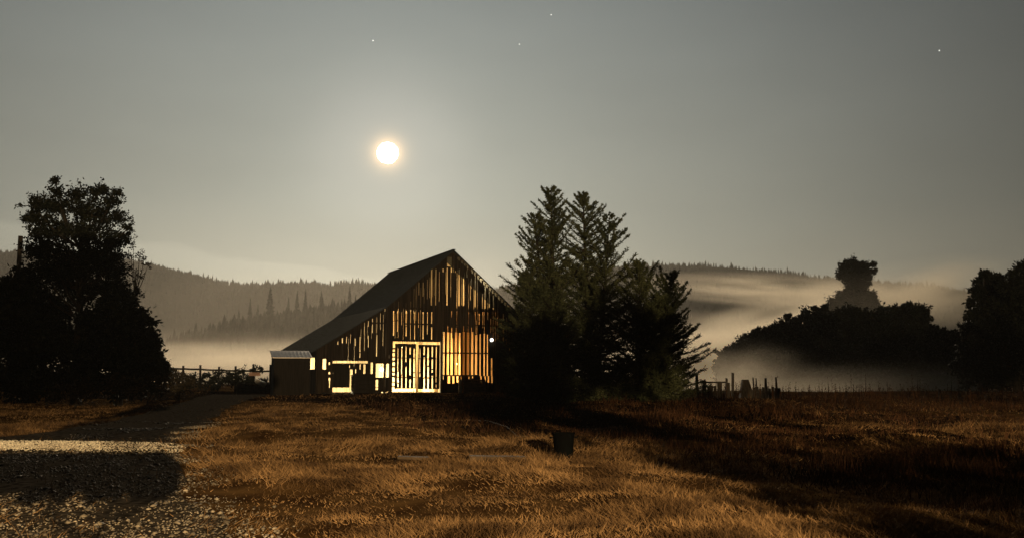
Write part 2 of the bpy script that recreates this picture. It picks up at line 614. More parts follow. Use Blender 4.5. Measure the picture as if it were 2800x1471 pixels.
def lump_tree(name, label, cat, group, base, lumps, seed, leaf=0.2, per=60, m=None, trunk_r=0.22, sprig=1.0, wood=None):
    """lumps: list of (x, y, z, r) relative to base: leaf masses each carried by a limb from the trunk"""
    r = np.random.default_rng(seed)
    root = empty(name, base)
    tag(root, label, cat, group)
    tb = MB()
    zc = max(l[2] for l in lumps)
    mx = sum(l[0] for l in lumps) / len(lumps)
    tpts = [Vector((mx * 0.7 * t * t, 0, zc * 0.85 * t)) for t in np.linspace(0, 1, 6)]
    tb.tube(tpts, [trunk_r * (1 - 0.85 * t) for t in np.linspace(0, 1, 6)], 8)
    Ps, Ds, Ls, Ws = [], [], [], []
    for (x, y, z, rad) in lumps:
        c = Vector((x, y, z))
        t0 = min(0.8, max(0.12, (z - 0.5 * math.hypot(x, y) - rad) / (zc * 0.85 + 1e-6)))
        p0 = Vector((mx * 0.7 * t0, 0, zc * 0.85 * t0))
        mid = (p0 + c) / 2 + Vector((0, 0, -0.1 * (c - p0).length))
        tb.tube([p0, mid, c], [trunk_r * 0.35 * (1 - t0 * 0.6), trunk_r * 0.2, trunk_r * 0.08], 5, cap=False)
        nt_ = max(6, int(per * 0.12 * (1 + rad * 2)))
        for k in range(nt_):                      # twigs through the lump, with leaves along and at the end of each
            d = r.normal(size=3)
            d[2] = abs(d[2]) * 0.8 + 0.1 if r.random() < 0.65 else d[2]
            d /= np.linalg.norm(d)
            ln = rad * r.uniform(0.55, 1.15) * (1.25 if r.random() < 0.12 * sprig else 1.0)
            e = np.array(c) + d * ln
            if k % 2 == 0:
                tb.tube([c, Vector(e)], [trunk_r * 0.06 + 0.004, 0.004], 3, cap=False)
            nl = max(8, int(per * rad * 0.55))
            s = r.random(nl) ** 0.55
            Ps.append(np.array(c) + d * (ln * s)[:, None] + r.normal(size=(nl, 3)) * rad * 0.13)
            Ds.append(unit(d * 0.5 + r.normal(size=(nl, 3))))
            Ls.append(leaf * r.uniform(0.7, 1.4, nl))
            Ws.append(leaf * r.uniform(0.4, 0.75, nl))
    tb.build('trunk', wood or m_bark, root)
    V = leaves(np.concatenate(Ps), np.concatenate(Ds), np.concatenate(Ls), np.concatenate(Ws), r)
    V[:, 2] = np.maximum(V[:, 2], 0.02)
    np_mesh('crown', V, 4, m or m_leaf, root)
    return root


def lumps_from(dl, Y, base, spread, seed):
    """leaf masses measured on the photo (x, y, radius) placed round depth Y with their real sizes"""
    r = np.random.default_rng(seed)
    out = []
    for (x, y, rad) in dl:
        dep = float(r.uniform(-1, 1)) * spread
        p = dat(x, y, Y + dep) - Vector(base)
        out.append((p.x, p.y, max(p.z, 0.15), rad * K / FPX * Y))
    return out


# ------------------------------------------------------------------ barn
TH = R(24.3)
RP = at(1237.5, 685, 64.0)                       # front end of the ridge
BO = Vector((RP.x, RP.y, BZ))
UX, UY = Vector((math.cos(TH), math.sin(TH), 0)), Vector((-math.sin(TH), math.cos(TH), 0))


def plane_hit(px, py, o, n):
    d = ray(px, py)
    return CAM + d * ((o - CAM).dot(n) / d.dot(n))


def FL(cx, cyv, y=0.0):
    """pixel of the barn close-up -> (u, z) on the plane y behind the front wall"""
    p = plane_hit(700 + cx * 0.3548, 640 + cyv * 0.3548, BO + UY * y, UY) - BO
    return p.dot(UX), p.z


def FS(cx, cyv):
    """pixel of the close-up -> (y, z) on the left side wall"""
    p = plane_hit(700 + cx * 0.3548, 640 + cyv * 0.3548, BO + UX * (-9.7), UX) - BO
    return p.dot(UY), p.z


RZ = RP.z - BZ                                   # ridge height
BRK_U, BRK_Z = 4.95, RZ - 4.95 * 0.86
EAVE_U, EAVE_Z = 9.7, RZ - 4.95 * 0.86 - 4.75 * 0.62
BLEN = 16.0


def roof_z(u):
    u = abs(u)
    return RZ - 0.86 * u if u < BRK_U else BRK_Z - 0.62 * (u - BRK_U)


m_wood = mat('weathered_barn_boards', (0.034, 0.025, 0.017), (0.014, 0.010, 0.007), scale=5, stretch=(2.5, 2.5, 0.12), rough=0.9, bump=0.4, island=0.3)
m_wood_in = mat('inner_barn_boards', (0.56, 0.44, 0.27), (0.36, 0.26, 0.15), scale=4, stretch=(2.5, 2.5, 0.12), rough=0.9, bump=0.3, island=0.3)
m_beam = mat('old_timber', (0.06, 0.042, 0.026), (0.03, 0.02, 0.013), scale=6, stretch=(0.3, 2, 2), rough=0.9, bump=0.3)
m_roof = mat('old_metal_roof', (0.035, 0.044, 0.050), (0.018, 0.022, 0.026), scale=3, stretch=(3, 0.25, 3), rough=0.7, bump=0.2, metal=0.0, spec=0.3)
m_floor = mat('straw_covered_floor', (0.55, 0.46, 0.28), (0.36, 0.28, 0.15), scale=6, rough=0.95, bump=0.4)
m_dirt = mat('pale_dirt', (0.30, 0.24, 0.16), (0.16, 0.12, 0.08), scale=4, rough=0.95, bump=0.4)

barn = empty('barn', BO, TH)
tag(barn, 'old gabled wooden barn with light glowing through gaps between its boards', 'barn')

DUX0, DUX1 = FL(1040, 1000)[0], FL(1436, 1000)[0]
# openings in the front wall: (u0, u1, z0, z1)
OPEN, DOOR_OPEN, SIDE_OPEN = [], [], []


def gap(cx, w, *spans, to=None):
    if to is None and spans[0][0] < 745 and spans[0][0] > 555 or cx < 960 and spans[0][0] < 960:
        w *= .85
    for (y0, y1) in spans:
        u, _ = FL(cx, (y0 + y1) / 2)
        _, zt = FL(cx, y0)
        _, zb = FL(cx, y1)
        (OPEN if to is None else to).append((u - w / 2, u + w / 2, zb, zt))


# gable, under the ridge
for cx, w, a, b in ((1352, .10, 262, 548), (1385, .06, 272, 548), (1412, .035, 290, 520), (1440, .09, 268, 545), (1472, .07, 262, 548),
                    (1505, .08, 262, 296), (1535, .04, 282, 360), (1565, .08, 272, 552), (1597, .05, 330, 552), (1688, .06, 325, 560),
                    (1765, .08, 400, 572), (1797, .05, 440, 565), (1828, .07, 470, 580), (1255, .045, 372, 470), (1287, .045, 372, 480),
                    (1320, .03, 350, 500), (1625, .05, 275, 335), (1660, .03, 340, 420)):
    gap(cx, w, (a, b))
OPEN.append((FL(1474, 0)[0], FL(1508, 200)[0], FL(1490, 250)[1], FL(1490, 178)[1]))          # small hay door under the ridge
# middle band
for cx, w, *sp in ((1060, .09, (590, 665), (670, 780)), (1090, .07, (590, 660), (668, 750)), (1122, .03, (600, 700)), (1157, .11, (592, 705), (712, 785)),
                   (1190, .02, (600, 780)), (1222, .07, (600, 690), (700, 810)), (1252, .045, (600, 720)), (1287, .09, (600, 690), (698, 808)),
                   (1320, .06, (600, 770)), (1353, .08, (600, 700), (715, 810)), (1440, .06, (592, 700)), (1720, .08, (612, 665), (670, 695)),
                   (1747, .05, (592, 722)), (1690, .04, (600, 660)), (1507, .03, (590, 640)), (993, .06, (560, 650)), (928, .10, (640, 760), (775, 940)),
                   (897, .06, (650, 690), (694, 760)), (865, .06, (670, 712)), (835, .04, (680, 780)), (800, .08, (790, 905), (915, 950)),
                   (765, .05, (805, 860)), (697, .04, (790, 840)), (665, .08, (800, 838)), (630, .06, (825, 850)), (728, .03, (770, 840)), (958, .03, (610, 720)),
                   (1025, .03, (930, 955)), (865, .04, (780, 870)), (835, .03, (800, 900))):
    gap(cx, w, *sp)
# right bay, wide gaps
for i, (cx, t) in enumerate(((1443, 752), (1478, 755), (1508, 758), (1540, 755), (1570, 760), (1600, 752), (1632, 755), (1665, 752), (1695, 775))):
    gap(cx, 0.165 if i % 3 else 0.185, (t, 1082))
for cx, w, t in ((1726, .10, 768), (1757, .11, 765), (1782, .09, 772), (1815, .12, 955)):
    gap(cx, w, (t, 1090))
for cx, w, a, b in ((1485, .17, 1092, 1148), (1520, .16, 1092, 1148), (1551, .14, 1092, 1140), (1580, .10, 1092, 1115), (1733, .10, 1092, 1140),
                    (1765, .10, 1092, 1130), (1790, .11, 1092, 1142), (1817, .12, 1092, 1145), (1443, .07, 1092, 1120), (1640, .10, 1094, 1112), (1668, .08, 1094, 1108)):
    gap(cx, w, (a, b))
for cx, w, a, b in ((1440, .05, 705, 748), (1478, .04, 705, 750), (1508, .04, 720, 755), (1600, .05, 705, 748), (1660, .06, 718, 750), (1540, .03, 722, 752), (1632, .03, 725, 752),
                    (1695, .04, 660, 772), (1808, .03, 650, 760), (1858, .05, 640, 700), (1890, .04, 650, 720)):
    gap(cx, w, (a, b))
# left bay
for cx, w, *sp in ((802, .07, (1000, 1040)), (835, .14, (1002, 1074)), (890, .15, (988, 1074)), (767, .06, (1040, 1070)), (720, .05, (1005, 1030)),
                   (930, .17, (1120, 1178), (1182, 1198)), (990, .10, (1120, 1150), (1154, 1172)), (598, .08, (1060, 1076)), (660, .04, (1070, 1076)),
                   (625, .06, (1066, 1076)), (655, .05, (1110, 1140)), (565, .10, (985, 1004), (1060, 1078)), (565, .12, (1105, 1125)), (566, .06, (1125, 1180)), (598, .08, (1118, 1130)), (628, .07, (1118, 1128))):
    gap(cx, w, *sp)
LBAY = (FL(590, 1000)[0], FL(860, 1000)[0])
z_a, z_b = FL(725, 993)[1], FL(725, 975)[1]
OPEN.append((LBAY[0], LBAY[1], z_a, z_b))                                                  # slot over the low door
OPEN.append((FL(588, 1190)[0], FL(748, 1190)[0], 0.0, FL(660, 1180)[1]))                    # gap under the low door
OPEN.append((FL(722, 1100)[0], FL(742, 1100)[0], FL(730, 1180)[1], FL(730, 1040)[1]))
WIN = (FL(920, 1050)[0], FL(1034, 1050)[0], FL(975, 1102)[1], FL(975, 996)[1])
OPEN.append(WIN)
SM = (FL(512, 1000)[0], FL(540, 1000)[0], FL(525, 1040)[1], FL(525, 960)[1])
OPEN.append(SM)
OPEN.append((FL(965, 1190)[0], FL(1018, 1190)[0], 0.0, 0.11))
OPEN.append((FL(505, 1190)[0], FL(540, 1190)[0], 0.0, 0.10))
# hairline cracks between the other boards
rk = random.Random(77)
for k in range(46):
    uu = -7.6 + 12.4 * k / 45 + rk.uniform(-.1, .1)
    zt = roof_z(uu) - rk.uniform(.35, 1.2)
    zb = max(FL(1300, 815)[1] + .1 if DUX0 < uu < DUX1 else 1.9, zt - rk.uniform(.8, 2.6)) if rk.random() < .6 else max(3.75, 0)
    if zt - zb > .4:
        OPEN.append((uu - .012, uu + rk.uniform(.002, .016), zb, zt))
# big double door
DU0, DU1 = FL(1052, 1000)[0], FL(1424, 1000)[0]
DZ1 = FL(1235, 846)[1]
DHEAD = FL(1235, 828)[1]
OPEN.append((DU0, DU1, 0.0, DHEAD))


def board_wall(openings, u_lo, u_hi, top_f, zlow=0.0, pitch=0.29, thick=0.03, yoff=0.0, seed=1, rake=None):
    """vertical boards with the openings left out; each board a little proud or shy of its neighbour"""
    r = random.Random(seed)
    cuts = {u_lo, u_hi, 0.0} if u_lo < 0 < u_hi else {u_lo, u_hi}
    for s in (-BRK_U, BRK_U):
        if u_lo < s < u_hi:
            cuts.add(s)
    for o in openings:
        for q in o[:2]:
            if u_lo < q < u_hi:
                cuts.add(q)
    u = u_lo
    while u < u_hi:
        cuts.add(u)
        u += pitch
    cuts = sorted(cuts)
    mb = MB()
    for a, b in zip(cuts, cuts[1:]):
        if b - a < 0.004:
            continue
        mid = (a + b) / 2
        pr = r.uniform(0, 0.012)
        spans = [(o[2], o[3]) for o in openings if o[0] <= mid <= o[1]]
        ta, tb_ = top_f(a + 1e-4), top_f(b - 1e-4)
        tm = min(ta, tb_)
        z = zlow
        for (s0, s1) in sorted(spans):
            s0 = max(s0, zlow)
            if s0 > z + 0.01:
                mb.box(a + 0.001, b - 0.001, yoff - thick - pr, yoff - pr, z, min(s0, tm))
            z = max(z, s1)
        if z < tm - 0.02:
            mb.box(a + 0.001, b - 0.001, yoff - thick - pr, yoff - pr, z, tm, top=(ta, tb_))
    return mb


RK0, RK1 = 0.35, 4.4


def front_top(u):
    z = roof_z(u) - 0.10
    if RK0 < u < RK1:
        z -= 0.19
    return z


mb = board_wall(OPEN, -EAVE_U, EAVE_U, front_top, seed=3)
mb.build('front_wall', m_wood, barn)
# lookout blocks that divide the slot under the right-hand rake
mb = MB()
u = RK0
rr = random.Random(4)
while u < RK1:
    w = rr.choice((0.10, 0.12, 0.14))
    if 1.05 < u < 1.55:
        w = 0.24
    mb.box(u, u + w, -0.028, -0.003, 0, 0, top=None)
    p = mb.v[-8:]
    za, zb = roof_z(u) - 0.08, roof_z(u + w) - 0.08
    la, lb = front_top(u) + 0.002, front_top(u + w) + 0.002
    mb.v[-8:] = [(p[0][0], p[0][1], la), (p[1][0], p[1][1], lb), (p[2][0], p[2][1], lb), (p[3][0], p[3][1], la),
                 (p[0][0], p[0][1], za), (p[1][0], p[1][1], zb), (p[2][0], p[2][1], zb), (p[3][0], p[3][1], za)]
    u += w + rr.uniform(0.09, 0.15)
mb.build('rafter_block', m_beam, barn)

# double door, two leaves
DMID = FL(1240, 1000)[0]
bot = FL(1150, 1188)[1]


def dgap(cx, w, *spans):
    gap(cx, w * .78, *spans, to=DOOR_OPEN)


for cx, w, *sp in ((1092, .05, (875, 1050)), (1092, .13, (1060, 1140)), (1092, .11, (1150, 1175)), (1122, .07, (868, 1078), (1088, 1185)), (1155, .09, (865, 985), (1020, 1100), (1108, 1180)),
                   (1187, .12, (872, 925), (950, 1085), (1118, 1180)), (1217, .12, (880, 1060), (1070, 1180)), (1262, .08, (880, 1060), (1070, 1098)), (1295, .12, (865, 930), (948, 1104), (1112, 1190)),
                   (1325, .14, (870, 1010), (1022, 1104), (1112, 1188)), (1357, .12, (866, 945), (958, 1035), (1045, 1065), (1090, 1188)), (1387, .09, (868, 1140), (1155, 1180))):
    dgap(cx, w, *sp)
lo_u, hi_u = DU0 + 0.16, DU1 - 0.10
cl_, cr_ = DMID - 0.09, DMID + 0.09
dl_mb = board_wall(DOOR_OPEN, lo_u, cl_, lambda u: DZ1 + 0.02, zlow=bot, seed=5, yoff=-0.01)
for z in (bot + 0.75, bot + 2.1):
    dl_mb.box(lo_u, cl_, -0.006, 0.03, z, z + 0.07)
dl_mb.build('door', m_wood, barn)
dr_mb = board_wall(DOOR_OPEN, cr_, hi_u, lambda u: DZ1 - 0.03, zlow=bot - 0.04, seed=6, yoff=-0.01)
for z in (bot + 0.72, bot + 2.05):
    dr_mb.box(cr_, hi_u, -0.006, 0.03, z, z + 0.07)
dr_mb.build('door', m_wood, barn)
# jamb blocks left of the door make the beaded light
mb = MB()
z = bot + 0.1
while z < DZ1 - 0.3:
    MB().box(DU0 + 0.001, DU0 + 0.158, -0.03, -0.005, z, z + rr.uniform(0.07, 0.16)).build('jamb_block', m_wood, barn)
    z += rr.uniform(0.24, 0.38)

# girts and posts behind the front boards
mb = MB()
zg1, zg2, zg3, zg4 = FL(1600, 915)[1], FL(1600, 1088)[1], FL(1600, 700)[1], FL(1300, 575)[1]
for z, h in ((zg1, .10), (zg3, .12), (zg4, .16)):
    mb.box(DU1 + 0.12, EAVE_U - 0.3, 0.004, 0.09, z - h / 2, z + h / 2) if z < BRK_Z - 1.4 else mb.box(-3.6, 3.6, 0.004, 0.09, z - h / 2, z + h / 2)
mb.box(-6.0, DU0 - 0.12, 0.004, 0.09, zg3 - 0.06, zg3 + 0.06)
mb.build('girt', m_beam, barn)
for u in (DU0 - 0.11, DU1 + 0.11, 4.9, -4.9, 0.2):
    z1_ = min(roof_z(u), 9) - 0.35
    z0_ = 0.0 if abs(u) > 0.5 else DHEAD + 0.3
    MB().box(u - 0.085, u + 0.085, 0.10, 0.27, z0_, z1_).build('post', m_beam, barn)


# side and rear walls
sw_open = []
ya, yb = sorted((FS(412, 1000)[0], FS(452, 1000)[0]))
sw_open.append((ya, yb, FS(430, 1040)[1], FS(430, 952)[1]))
mb = MB()
r5 = random.Random(8)


def side_boards(x0, x1, openings):
    y = 0.03
    while y < BLEN - 0.05:
        b = min(y + 0.29, BLEN - 0.03)
        pts = sorted({y, b} | {q for o in openings for q in o[:2] if y < q < b})
        for a_, b_ in zip(pts, pts[1:]):
            mid = (a_ + b_) / 2
            z = 0.0
            for o in openings:
                if o[0] <= mid <= o[1]:
                    mb.box(x0, x1, a_ + .002, b_ - .002, 0.0, o[2])
                    z = o[3]
            mb.box(x0, x1, a_ + .002, b_ - .002, z, EAVE_Z - 0.10)
        y = b


side_boards(-EAVE_U, -EAVE_U + 0.03, sw_open)
mb.build('side_wall', m_wood, barn)
mb = MB()
side_boards(EAVE_U - 0.03, EAVE_U, [])
mb.build('side_wall', m_wood, barn)
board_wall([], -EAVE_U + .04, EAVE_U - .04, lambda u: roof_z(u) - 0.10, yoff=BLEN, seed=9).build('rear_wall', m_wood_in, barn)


def window(o, depth=0.05, mull=None, parent=barn):
    u0, u1, z0, z1 = o
    f = MB()
    t = 0.05
    f.box(u0 - t, u1 + t, -0.06, -0.044, z1, z1 + t).box(u0 - t, u1 + t, -0.06, -0.044, z0 - t, z0)
    f.box(u0 - t, u0, -0.06, -0.044, z0, z1).box(u1, u1 + t, -0.06, -0.044, z0, z1)
    if mull:
        f.box(mull - 0.02, mull + 0.02, -0.058, -0.046, z0, z1)
    return f.build('window', m_wood, parent)


window(WIN, mull=FL(1006, 1050)[0])
window(SM)

# roof
mb = MB()
OV, EOV = 0.32, 0.35


def slab(u0, z0, u1, z1, t=0.07):
    y0, y1 = -OV, BLEN + 0.3
    mb.hexa([(u0, y0, z0 - t), (u1, y0, z1 - t), (u1, y1, z1 - t), (u0, y1, z0 - t), (u0, y0, z0), (u1, y0, z1), (u1, y1, z1), (u0, y1, z0)])


slab(-BRK_U, BRK_Z, 0, RZ)
slab(0.0, RZ, BRK_U, BRK_Z)
slab(-EAVE_U - EOV, EAVE_Z - EOV * .62, -BRK_U, BRK_Z)
slab(BRK_U, BRK_Z, EAVE_U + EOV, EAVE_Z - EOV * .62)
roof = mb.build('roof', m_roof, barn)
mb = MB()
for k in range(46):                               # standing seams of the left slope
    y = -OV + 0.1 + k * 0.36
    for (a_, b_) in (((-EAVE_U - EOV, EAVE_Z - EOV * .62), (-BRK_U, BRK_Z)), ((-BRK_U, BRK_Z), (-0.02, RZ))):
        mb.hexa([(a_[0], y, a_[1] - .01), (b_[0], y, b_[1] - .01), (b_[0], y + .03, b_[1] - .01), (a_[0], y + .03, a_[1] - .01),
                 (a_[0], y, a_[1] + .025), (b_[0], y, b_[1] + .025), (b_[0], y + .03, b_[1] + .025), (a_[0], y + .03, a_[1] + .025)])
mb.build('seam', m_roof, roof)
mb = MB()
mb.box(-0.12, 0.12, -OV - 0.02, BLEN + 0.32, RZ + 0.005, RZ + 0.05)
mb.build('ridge_cap', m_roof, roof)

# inside
MB().box(-EAVE_U + .05, EAVE_U - .05, 0.02, BLEN - .06, -0.2, 0.012).build('floor', m_floor, barn)
LOFT = FL(1300, 560)[1]
MB().box(-4.5, 4.5, 0.30, BLEN - .3, LOFT - 0.15, LOFT).build('loft_floor', m_wood_in, barn)
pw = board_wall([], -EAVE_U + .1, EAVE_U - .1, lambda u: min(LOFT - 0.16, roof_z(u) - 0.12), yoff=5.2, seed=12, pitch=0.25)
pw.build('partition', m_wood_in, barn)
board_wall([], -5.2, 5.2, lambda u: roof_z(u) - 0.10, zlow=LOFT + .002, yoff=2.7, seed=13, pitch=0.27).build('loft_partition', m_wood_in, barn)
for u in (-4.9, -1.6, 1.7, 4.9):
    MB().box(u - .1, u + .1, 3.0, 3.2, 0.012, LOFT - 0.16 if abs(u) < 4.5 else roof_z(u) - 0.2).build('post', m_wood_in, barn)
mb = MB()
for k in range(15):                               # rafters
    y = 3.2 + k * 0.9
    for sgn in (-1, 1):
        for (ua, za, ub, zb) in ((0.02, RZ, BRK_U, BRK_Z), (BRK_U, BRK_Z, EAVE_U - .1, EAVE_Z + .06)):
            t0, t1 = 0.085, 0.24
            ax, bx = sgn * ua, sgn * ub
            mb.hexa([(ax, y, za - t1), (bx, y, zb - t1), (bx, y + .06, zb - t1), (ax, y + .06, za - t1), (ax, y, za - t0), (bx, y, zb - t0), (bx, y + .06, zb - t0), (ax, y + .06, za - t0)])
mb.build('rafter', m_wood_in, barn)


for u in (DU0 - .32, DU1 + .32):  # added dividers keep the door bulbs' light out of the side bays
    mb = MB()
    for k in range(17):
        mb.box(u - .015, u + .015, .30 + k * .285, .58 + k * .285, .014, LOFT - .17)
    mb.build('light_divider', m_wood_in, barn)

# lit lamps in the barn
def bulb(u, y, z, watts, col, label, hang, r=0.05, glow=30):
    p = BO + UX * u + UY * y + Vector((0, 0, z))
    root = empty('light_bulb', p, TH)
    tag(root, label, 'light bulb')
    b = MB()
    b.lathe([(0.004, -r * 1.25), (r * .6, -r * 1.1), (r, -r * .45), (r * .95, 0.0), (r * .6, r * .9), (r * .35, r * 1.35)], 14)
    b.build('glass', emit_mat('lit_bulb', col, glow), root, smooth=True)
    s = MB().lathe([(r * .42, r * 1.36), (r * .45, r * 2.2), (r * .2, r * 2.4)], 10).build('socket', m_beam, root)
    MB().tube([(0, 0, r * 2.4), (0, 0, hang)], 0.008, 5).build('cord', m_beam, root)
    ld = bpy.data.lights.new('lamp', 'POINT')
    ld.energy = watts
    ld.color = col
    ld.shadow_soft_size = r * 1.3
    lo = bpy.data.objects.new('lamp_light', ld)
    C.objects.link(lo)
    lo.parent = root
    lo.location = (0, 0, -r * 2.2)
    return root


WARM, CREAM, AMBER = (1.0, .72, .34), (1.0, .84, .50), (1.0, .55, .19)
wu, wz = FL(968, 1040, 0.6)
bulb(wu, 0.6, wz, 130, CREAM, 'bare glowing bulb seen in the lit window left of the big barn door', 1.2, r=0.12)
bulb(FL(1240, 1000)[0], 4.3, .8, 2000, CREAM, 'glowing bulb hanging low inside the barn behind the double door', 4.2)
bulb(FL(1200, 1000)[0], 2.2, 3.3, 520, WARM, 'small bulb hanging high inside the barn behind the top of the double door', 1.9)
bulb(FL(1640, 1000)[0], 2.4, 2.1, 2000, AMBER, 'glowing bulb hanging behind the orange boards right of the double door', 2.4)
bulb(FL(665, 1000)[0], 1.6, 1.3, 2400, CREAM, 'glowing bulb hanging inside the low left end of the barn', 1.4)
bulb(1.9, 0.8, RZ - 2.75, 480, WARM, 'small amber bulb under the right rafters near the ridge of the barn', .9)

# lamp at the right of the front wall
lu, lz = FL(1808, 815)
wl_root = empty('wall_lamp', BO + UX * lu + UY * (-0.05) + Vector((0, 0, lz)), TH)
tag(wl_root, 'small white lamp lit on the barn wall beside the conifer', 'lamp')
MB().box(-.07, .07, -.03, .0, -.1, .1).build('bracket', m_beam, wl_root, bevel=.008)
MB().lathe([(0.01, -.12), (.09, -.09), (.12, 0), (.09, .09), (.03, .13)], 14, (0, -.16, 0)).build('globe', emit_mat('white_lamp', (1, .93, .8), 5), wl_root, smooth=True)

# ------------------------------------------------------------------ things by the barn
m_black = mat('dark_shed_boards', (0.022, 0.018, 0.014), (0.012, 0.010, 0.008), scale=5, stretch=(3, 3, .2), rough=.95, bump=.3)
m_tin = mat('pale_tin', (0.62, 0.56, 0.50), (0.48, 0.43, 0.38), scale=2, stretch=(6, .4, 1), rough=0.45, metal=0.6, spec=.6)

# storage shed left of the barn
sa = dat(729 , 990, 57.0)
shed = empty('storage_shed', (sa.x, sa.y, float(gz(sa.x, sa.y))), R(20))
tag(shed, 'small black windowless shed with a pale sloping tin roof beside the barn', 'shed')
SW, SD = 1.12, 0.9
zr_f = at(790, 976, 57).z - shed.location.z
mb = MB()
z_back = zr_f + 0.42
mb.hexa([(-SW, -SD, 0), (SW, -SD, 0), (SW, SD, 0), (-SW, SD, 0), (-SW, -SD, zr_f - .06), (SW, -SD, zr_f - .06), (SW, SD, z_back - .06), (-SW, SD, z_back - .06)])
mb.build('wall', m_black, shed)
mb = MB()
o_ = .12
mb.hexa([(-SW - o_, -SD - o_, zr_f - .07), (SW + o_, -SD - o_, zr_f - .07), (SW + o_, SD + o_, z_back - .02), (-SW - o_, SD + o_, z_back - .02),
         (-SW - o_, -SD - o_, zr_f - .04), (SW + o_, -SD - o_, zr_f - .04), (SW + o_, SD + o_, z_back + .02), (-SW - o_, SD + o_, z_back + .02)])
sr = mb.build('roof', m_tin, shed)
mb = MB()
for k in range(11):
    x = -SW - .05 + k * (2 * SW + .1) / 10
    mb.hexa([(x - .015, -SD - .12, zr_f - .045), (x + .015, -SD - .12, zr_f - .045), (x + .015, SD + .12, z_back + .012), (x - .015, SD + .12, z_back + .012),
             (x - .015, -SD - .12, zr_f - .02), (x + .015, -SD - .12, zr_f - .02), (x + .015, SD + .12, z_back + .04), (x - .015, SD + .12, z_back + .04)])
mb.build('rib', m_tin, sr)
MB().box(-.45, .45, -SD - .03, -SD - .003, .05, 1.95).build('door', m_black, shed)

# dark low door and feed bin in front of the left bay
lo_u0, lo_u1 = FL(592, 1100)[0], FL(716, 1100)[0]
ld_ = MB()
u = lo_u0
while u < lo_u1 - .02:
    b = min(u + .2, lo_u1)
    ld_.box(u + .003, b - .003, -.085, -.062, FL(650, 1178)[1], z_a - .04)
    u = b
ld_.box(lo_u0, lo_u1, -.1, -.086, .55, .66).box(lo_u0, lo_u1, -.1, -.086, 1.3, 1.41)
ld_.build('low_door', m_black, barn)

bu0, bu1 = FL(752, 1150, -.9)[0], FL(914, 1150, -.9)[0]
bz = FL(830, 1082, -.9)[1]
fb = empty('feed_bin', BO + UX * ((bu0 + bu1) / 2) + UY * (-.55), TH)
tag(fb, 'dark wooden feed bin with a flat lid in front of the barn window', 'bin')
hw = (bu1 - bu0) / 2
mb = MB()
for k in range(4):
    mb.box(-hw, hw, -.36, .36, .06 + k * (bz - .14) / 4, .06 + (k + 1) * (bz - .14) / 4 - .012)
mb.build('body', m_black, fb, bevel=.006)
MB().box(-hw - .04, hw + .04, -.42, .40, bz - .072, bz - .01).build('lid', m_black, fb, bevel=.01)
for sx in (-1, 1):
    for sy in (-1, 1):
        MB().box(sx * (hw - .06) - .05, sx * (hw - .06) + .05, sy * .30 - .05, sy * .30 + .05, 0, .058).build('leg', m_black, fb)

# crate by the right bay
m_crate = mat('worn_reddish_boards', (0.16, 0.085, 0.055), (0.07, 0.04, 0.028), scale=5, stretch=(.4, 2, 3), rough=.9, bump=.3, island=.35)
cu0, cu1 = FL(1602, 1160, -1.1)[0], FL(1768, 1160, -1.1)[0]
cz = FL(1690, 1118, -1.1)[1]
cr = empty('wooden_crate', BO + UX * ((cu0 + cu1) / 2) + UY * (-.7), TH)
tag(cr, 'low reddish brown wooden crate in front of the glowing right end of the barn', 'crate')
hw = (cu1 - cu0) / 2
for (nm, y0, y1) in (('side_panel', -.4, -.375), ('side_panel', .375, .4)):
    mb = MB()
    for k in range(5):
        mb.box(-hw, hw, y0, y1, .02 + k * cz / 5, .02 + (k + 1) * cz / 5 - .02)
    mb.build(nm, m_crate, cr)
for sx in (-1, 1):
    mb = MB()
    for k in range(5):
        mb.box(sx * hw - .012, sx * hw + .012, -.37, .37, .02 + k * cz / 5, .02 + (k + 1) * cz / 5 - .02)
    mb.build('end_panel', m_crate, cr)
for sx in (-1, -.33, .33, 1):
    MB().box(sx * (hw - .06) - .04, sx * (hw - .06) + .04, -.425, -.402, 0, cz + .02).build('batten', m_crate, cr)
MB().box(-hw + .02, hw - .02, -.36, .36, cz - .12, cz - .05).build('load', m_dirt, cr)
# pale drum at the crate's left end
m_white = mat('white_plastic', (0.72, 0.68, 0.62), (0.55, 0.52, 0.47), scale=3, rough=.5)
du, _ = FL(1588, 1150, -.9)
dz = FL(1588, 1116, -.9)[1]
dp = BO + UX * (du) + UY * (-.55)
drum = MB().lathe([(.11, 0), (.125, .02), (.125, dz * .33), (.135, dz * .35), (.125, dz * .37), (.125, dz * .66), (.135, dz * .68), (.125, dz * .70), (.122, dz - .04), (.07, dz)], 18).build(
    'tall_can', m_white, loc=dp, smooth=True)
tag(drum, 'slim white can standing at the left end of the reddish crate', 'can')

# white barrel lying and pale board, left of the shed
p = dat(656, 942.5, 62)
wb = MB().lathe([(.02, -.36), (.15, -.35), (.17, -.2), (.165, 0), (.17, .2), (.15, .35), (.05, .37)], 18)
wbo = wb.build('barrel', m_white, loc=(p.x + .02, p.y, float(gz(p.x, p.y)) + 0.72), smooth=True)
wbo.rotation_euler = (R(8), R(112), 0)
tag(wbo, 'white barrel lying tilted on stacked logs just left of the black shed', 'barrel')
m_pink = mat('pinkish_board', (0.48, 0.30, 0.22), (0.34, 0.2, 0.15), scale=4, stretch=(.3, 2, 2), rough=.7)
q = dat(640, 940, 63)
bd = MB()
for k in range(3):
    bd.box(-.40, .40, -.02, .02, k * .085, k * .085 + .078)
bd.box(-.34, -.28, .021, .05, -.0, .25).box(.28, .34, .021, .05, 0, .25)
bdo = bd.build('board', m_pink, loc=(q.x, q.y, q.z - .12))
tag(bdo, 'pale pink board panel leaning by the rail fence left of the white barrel', 'board')
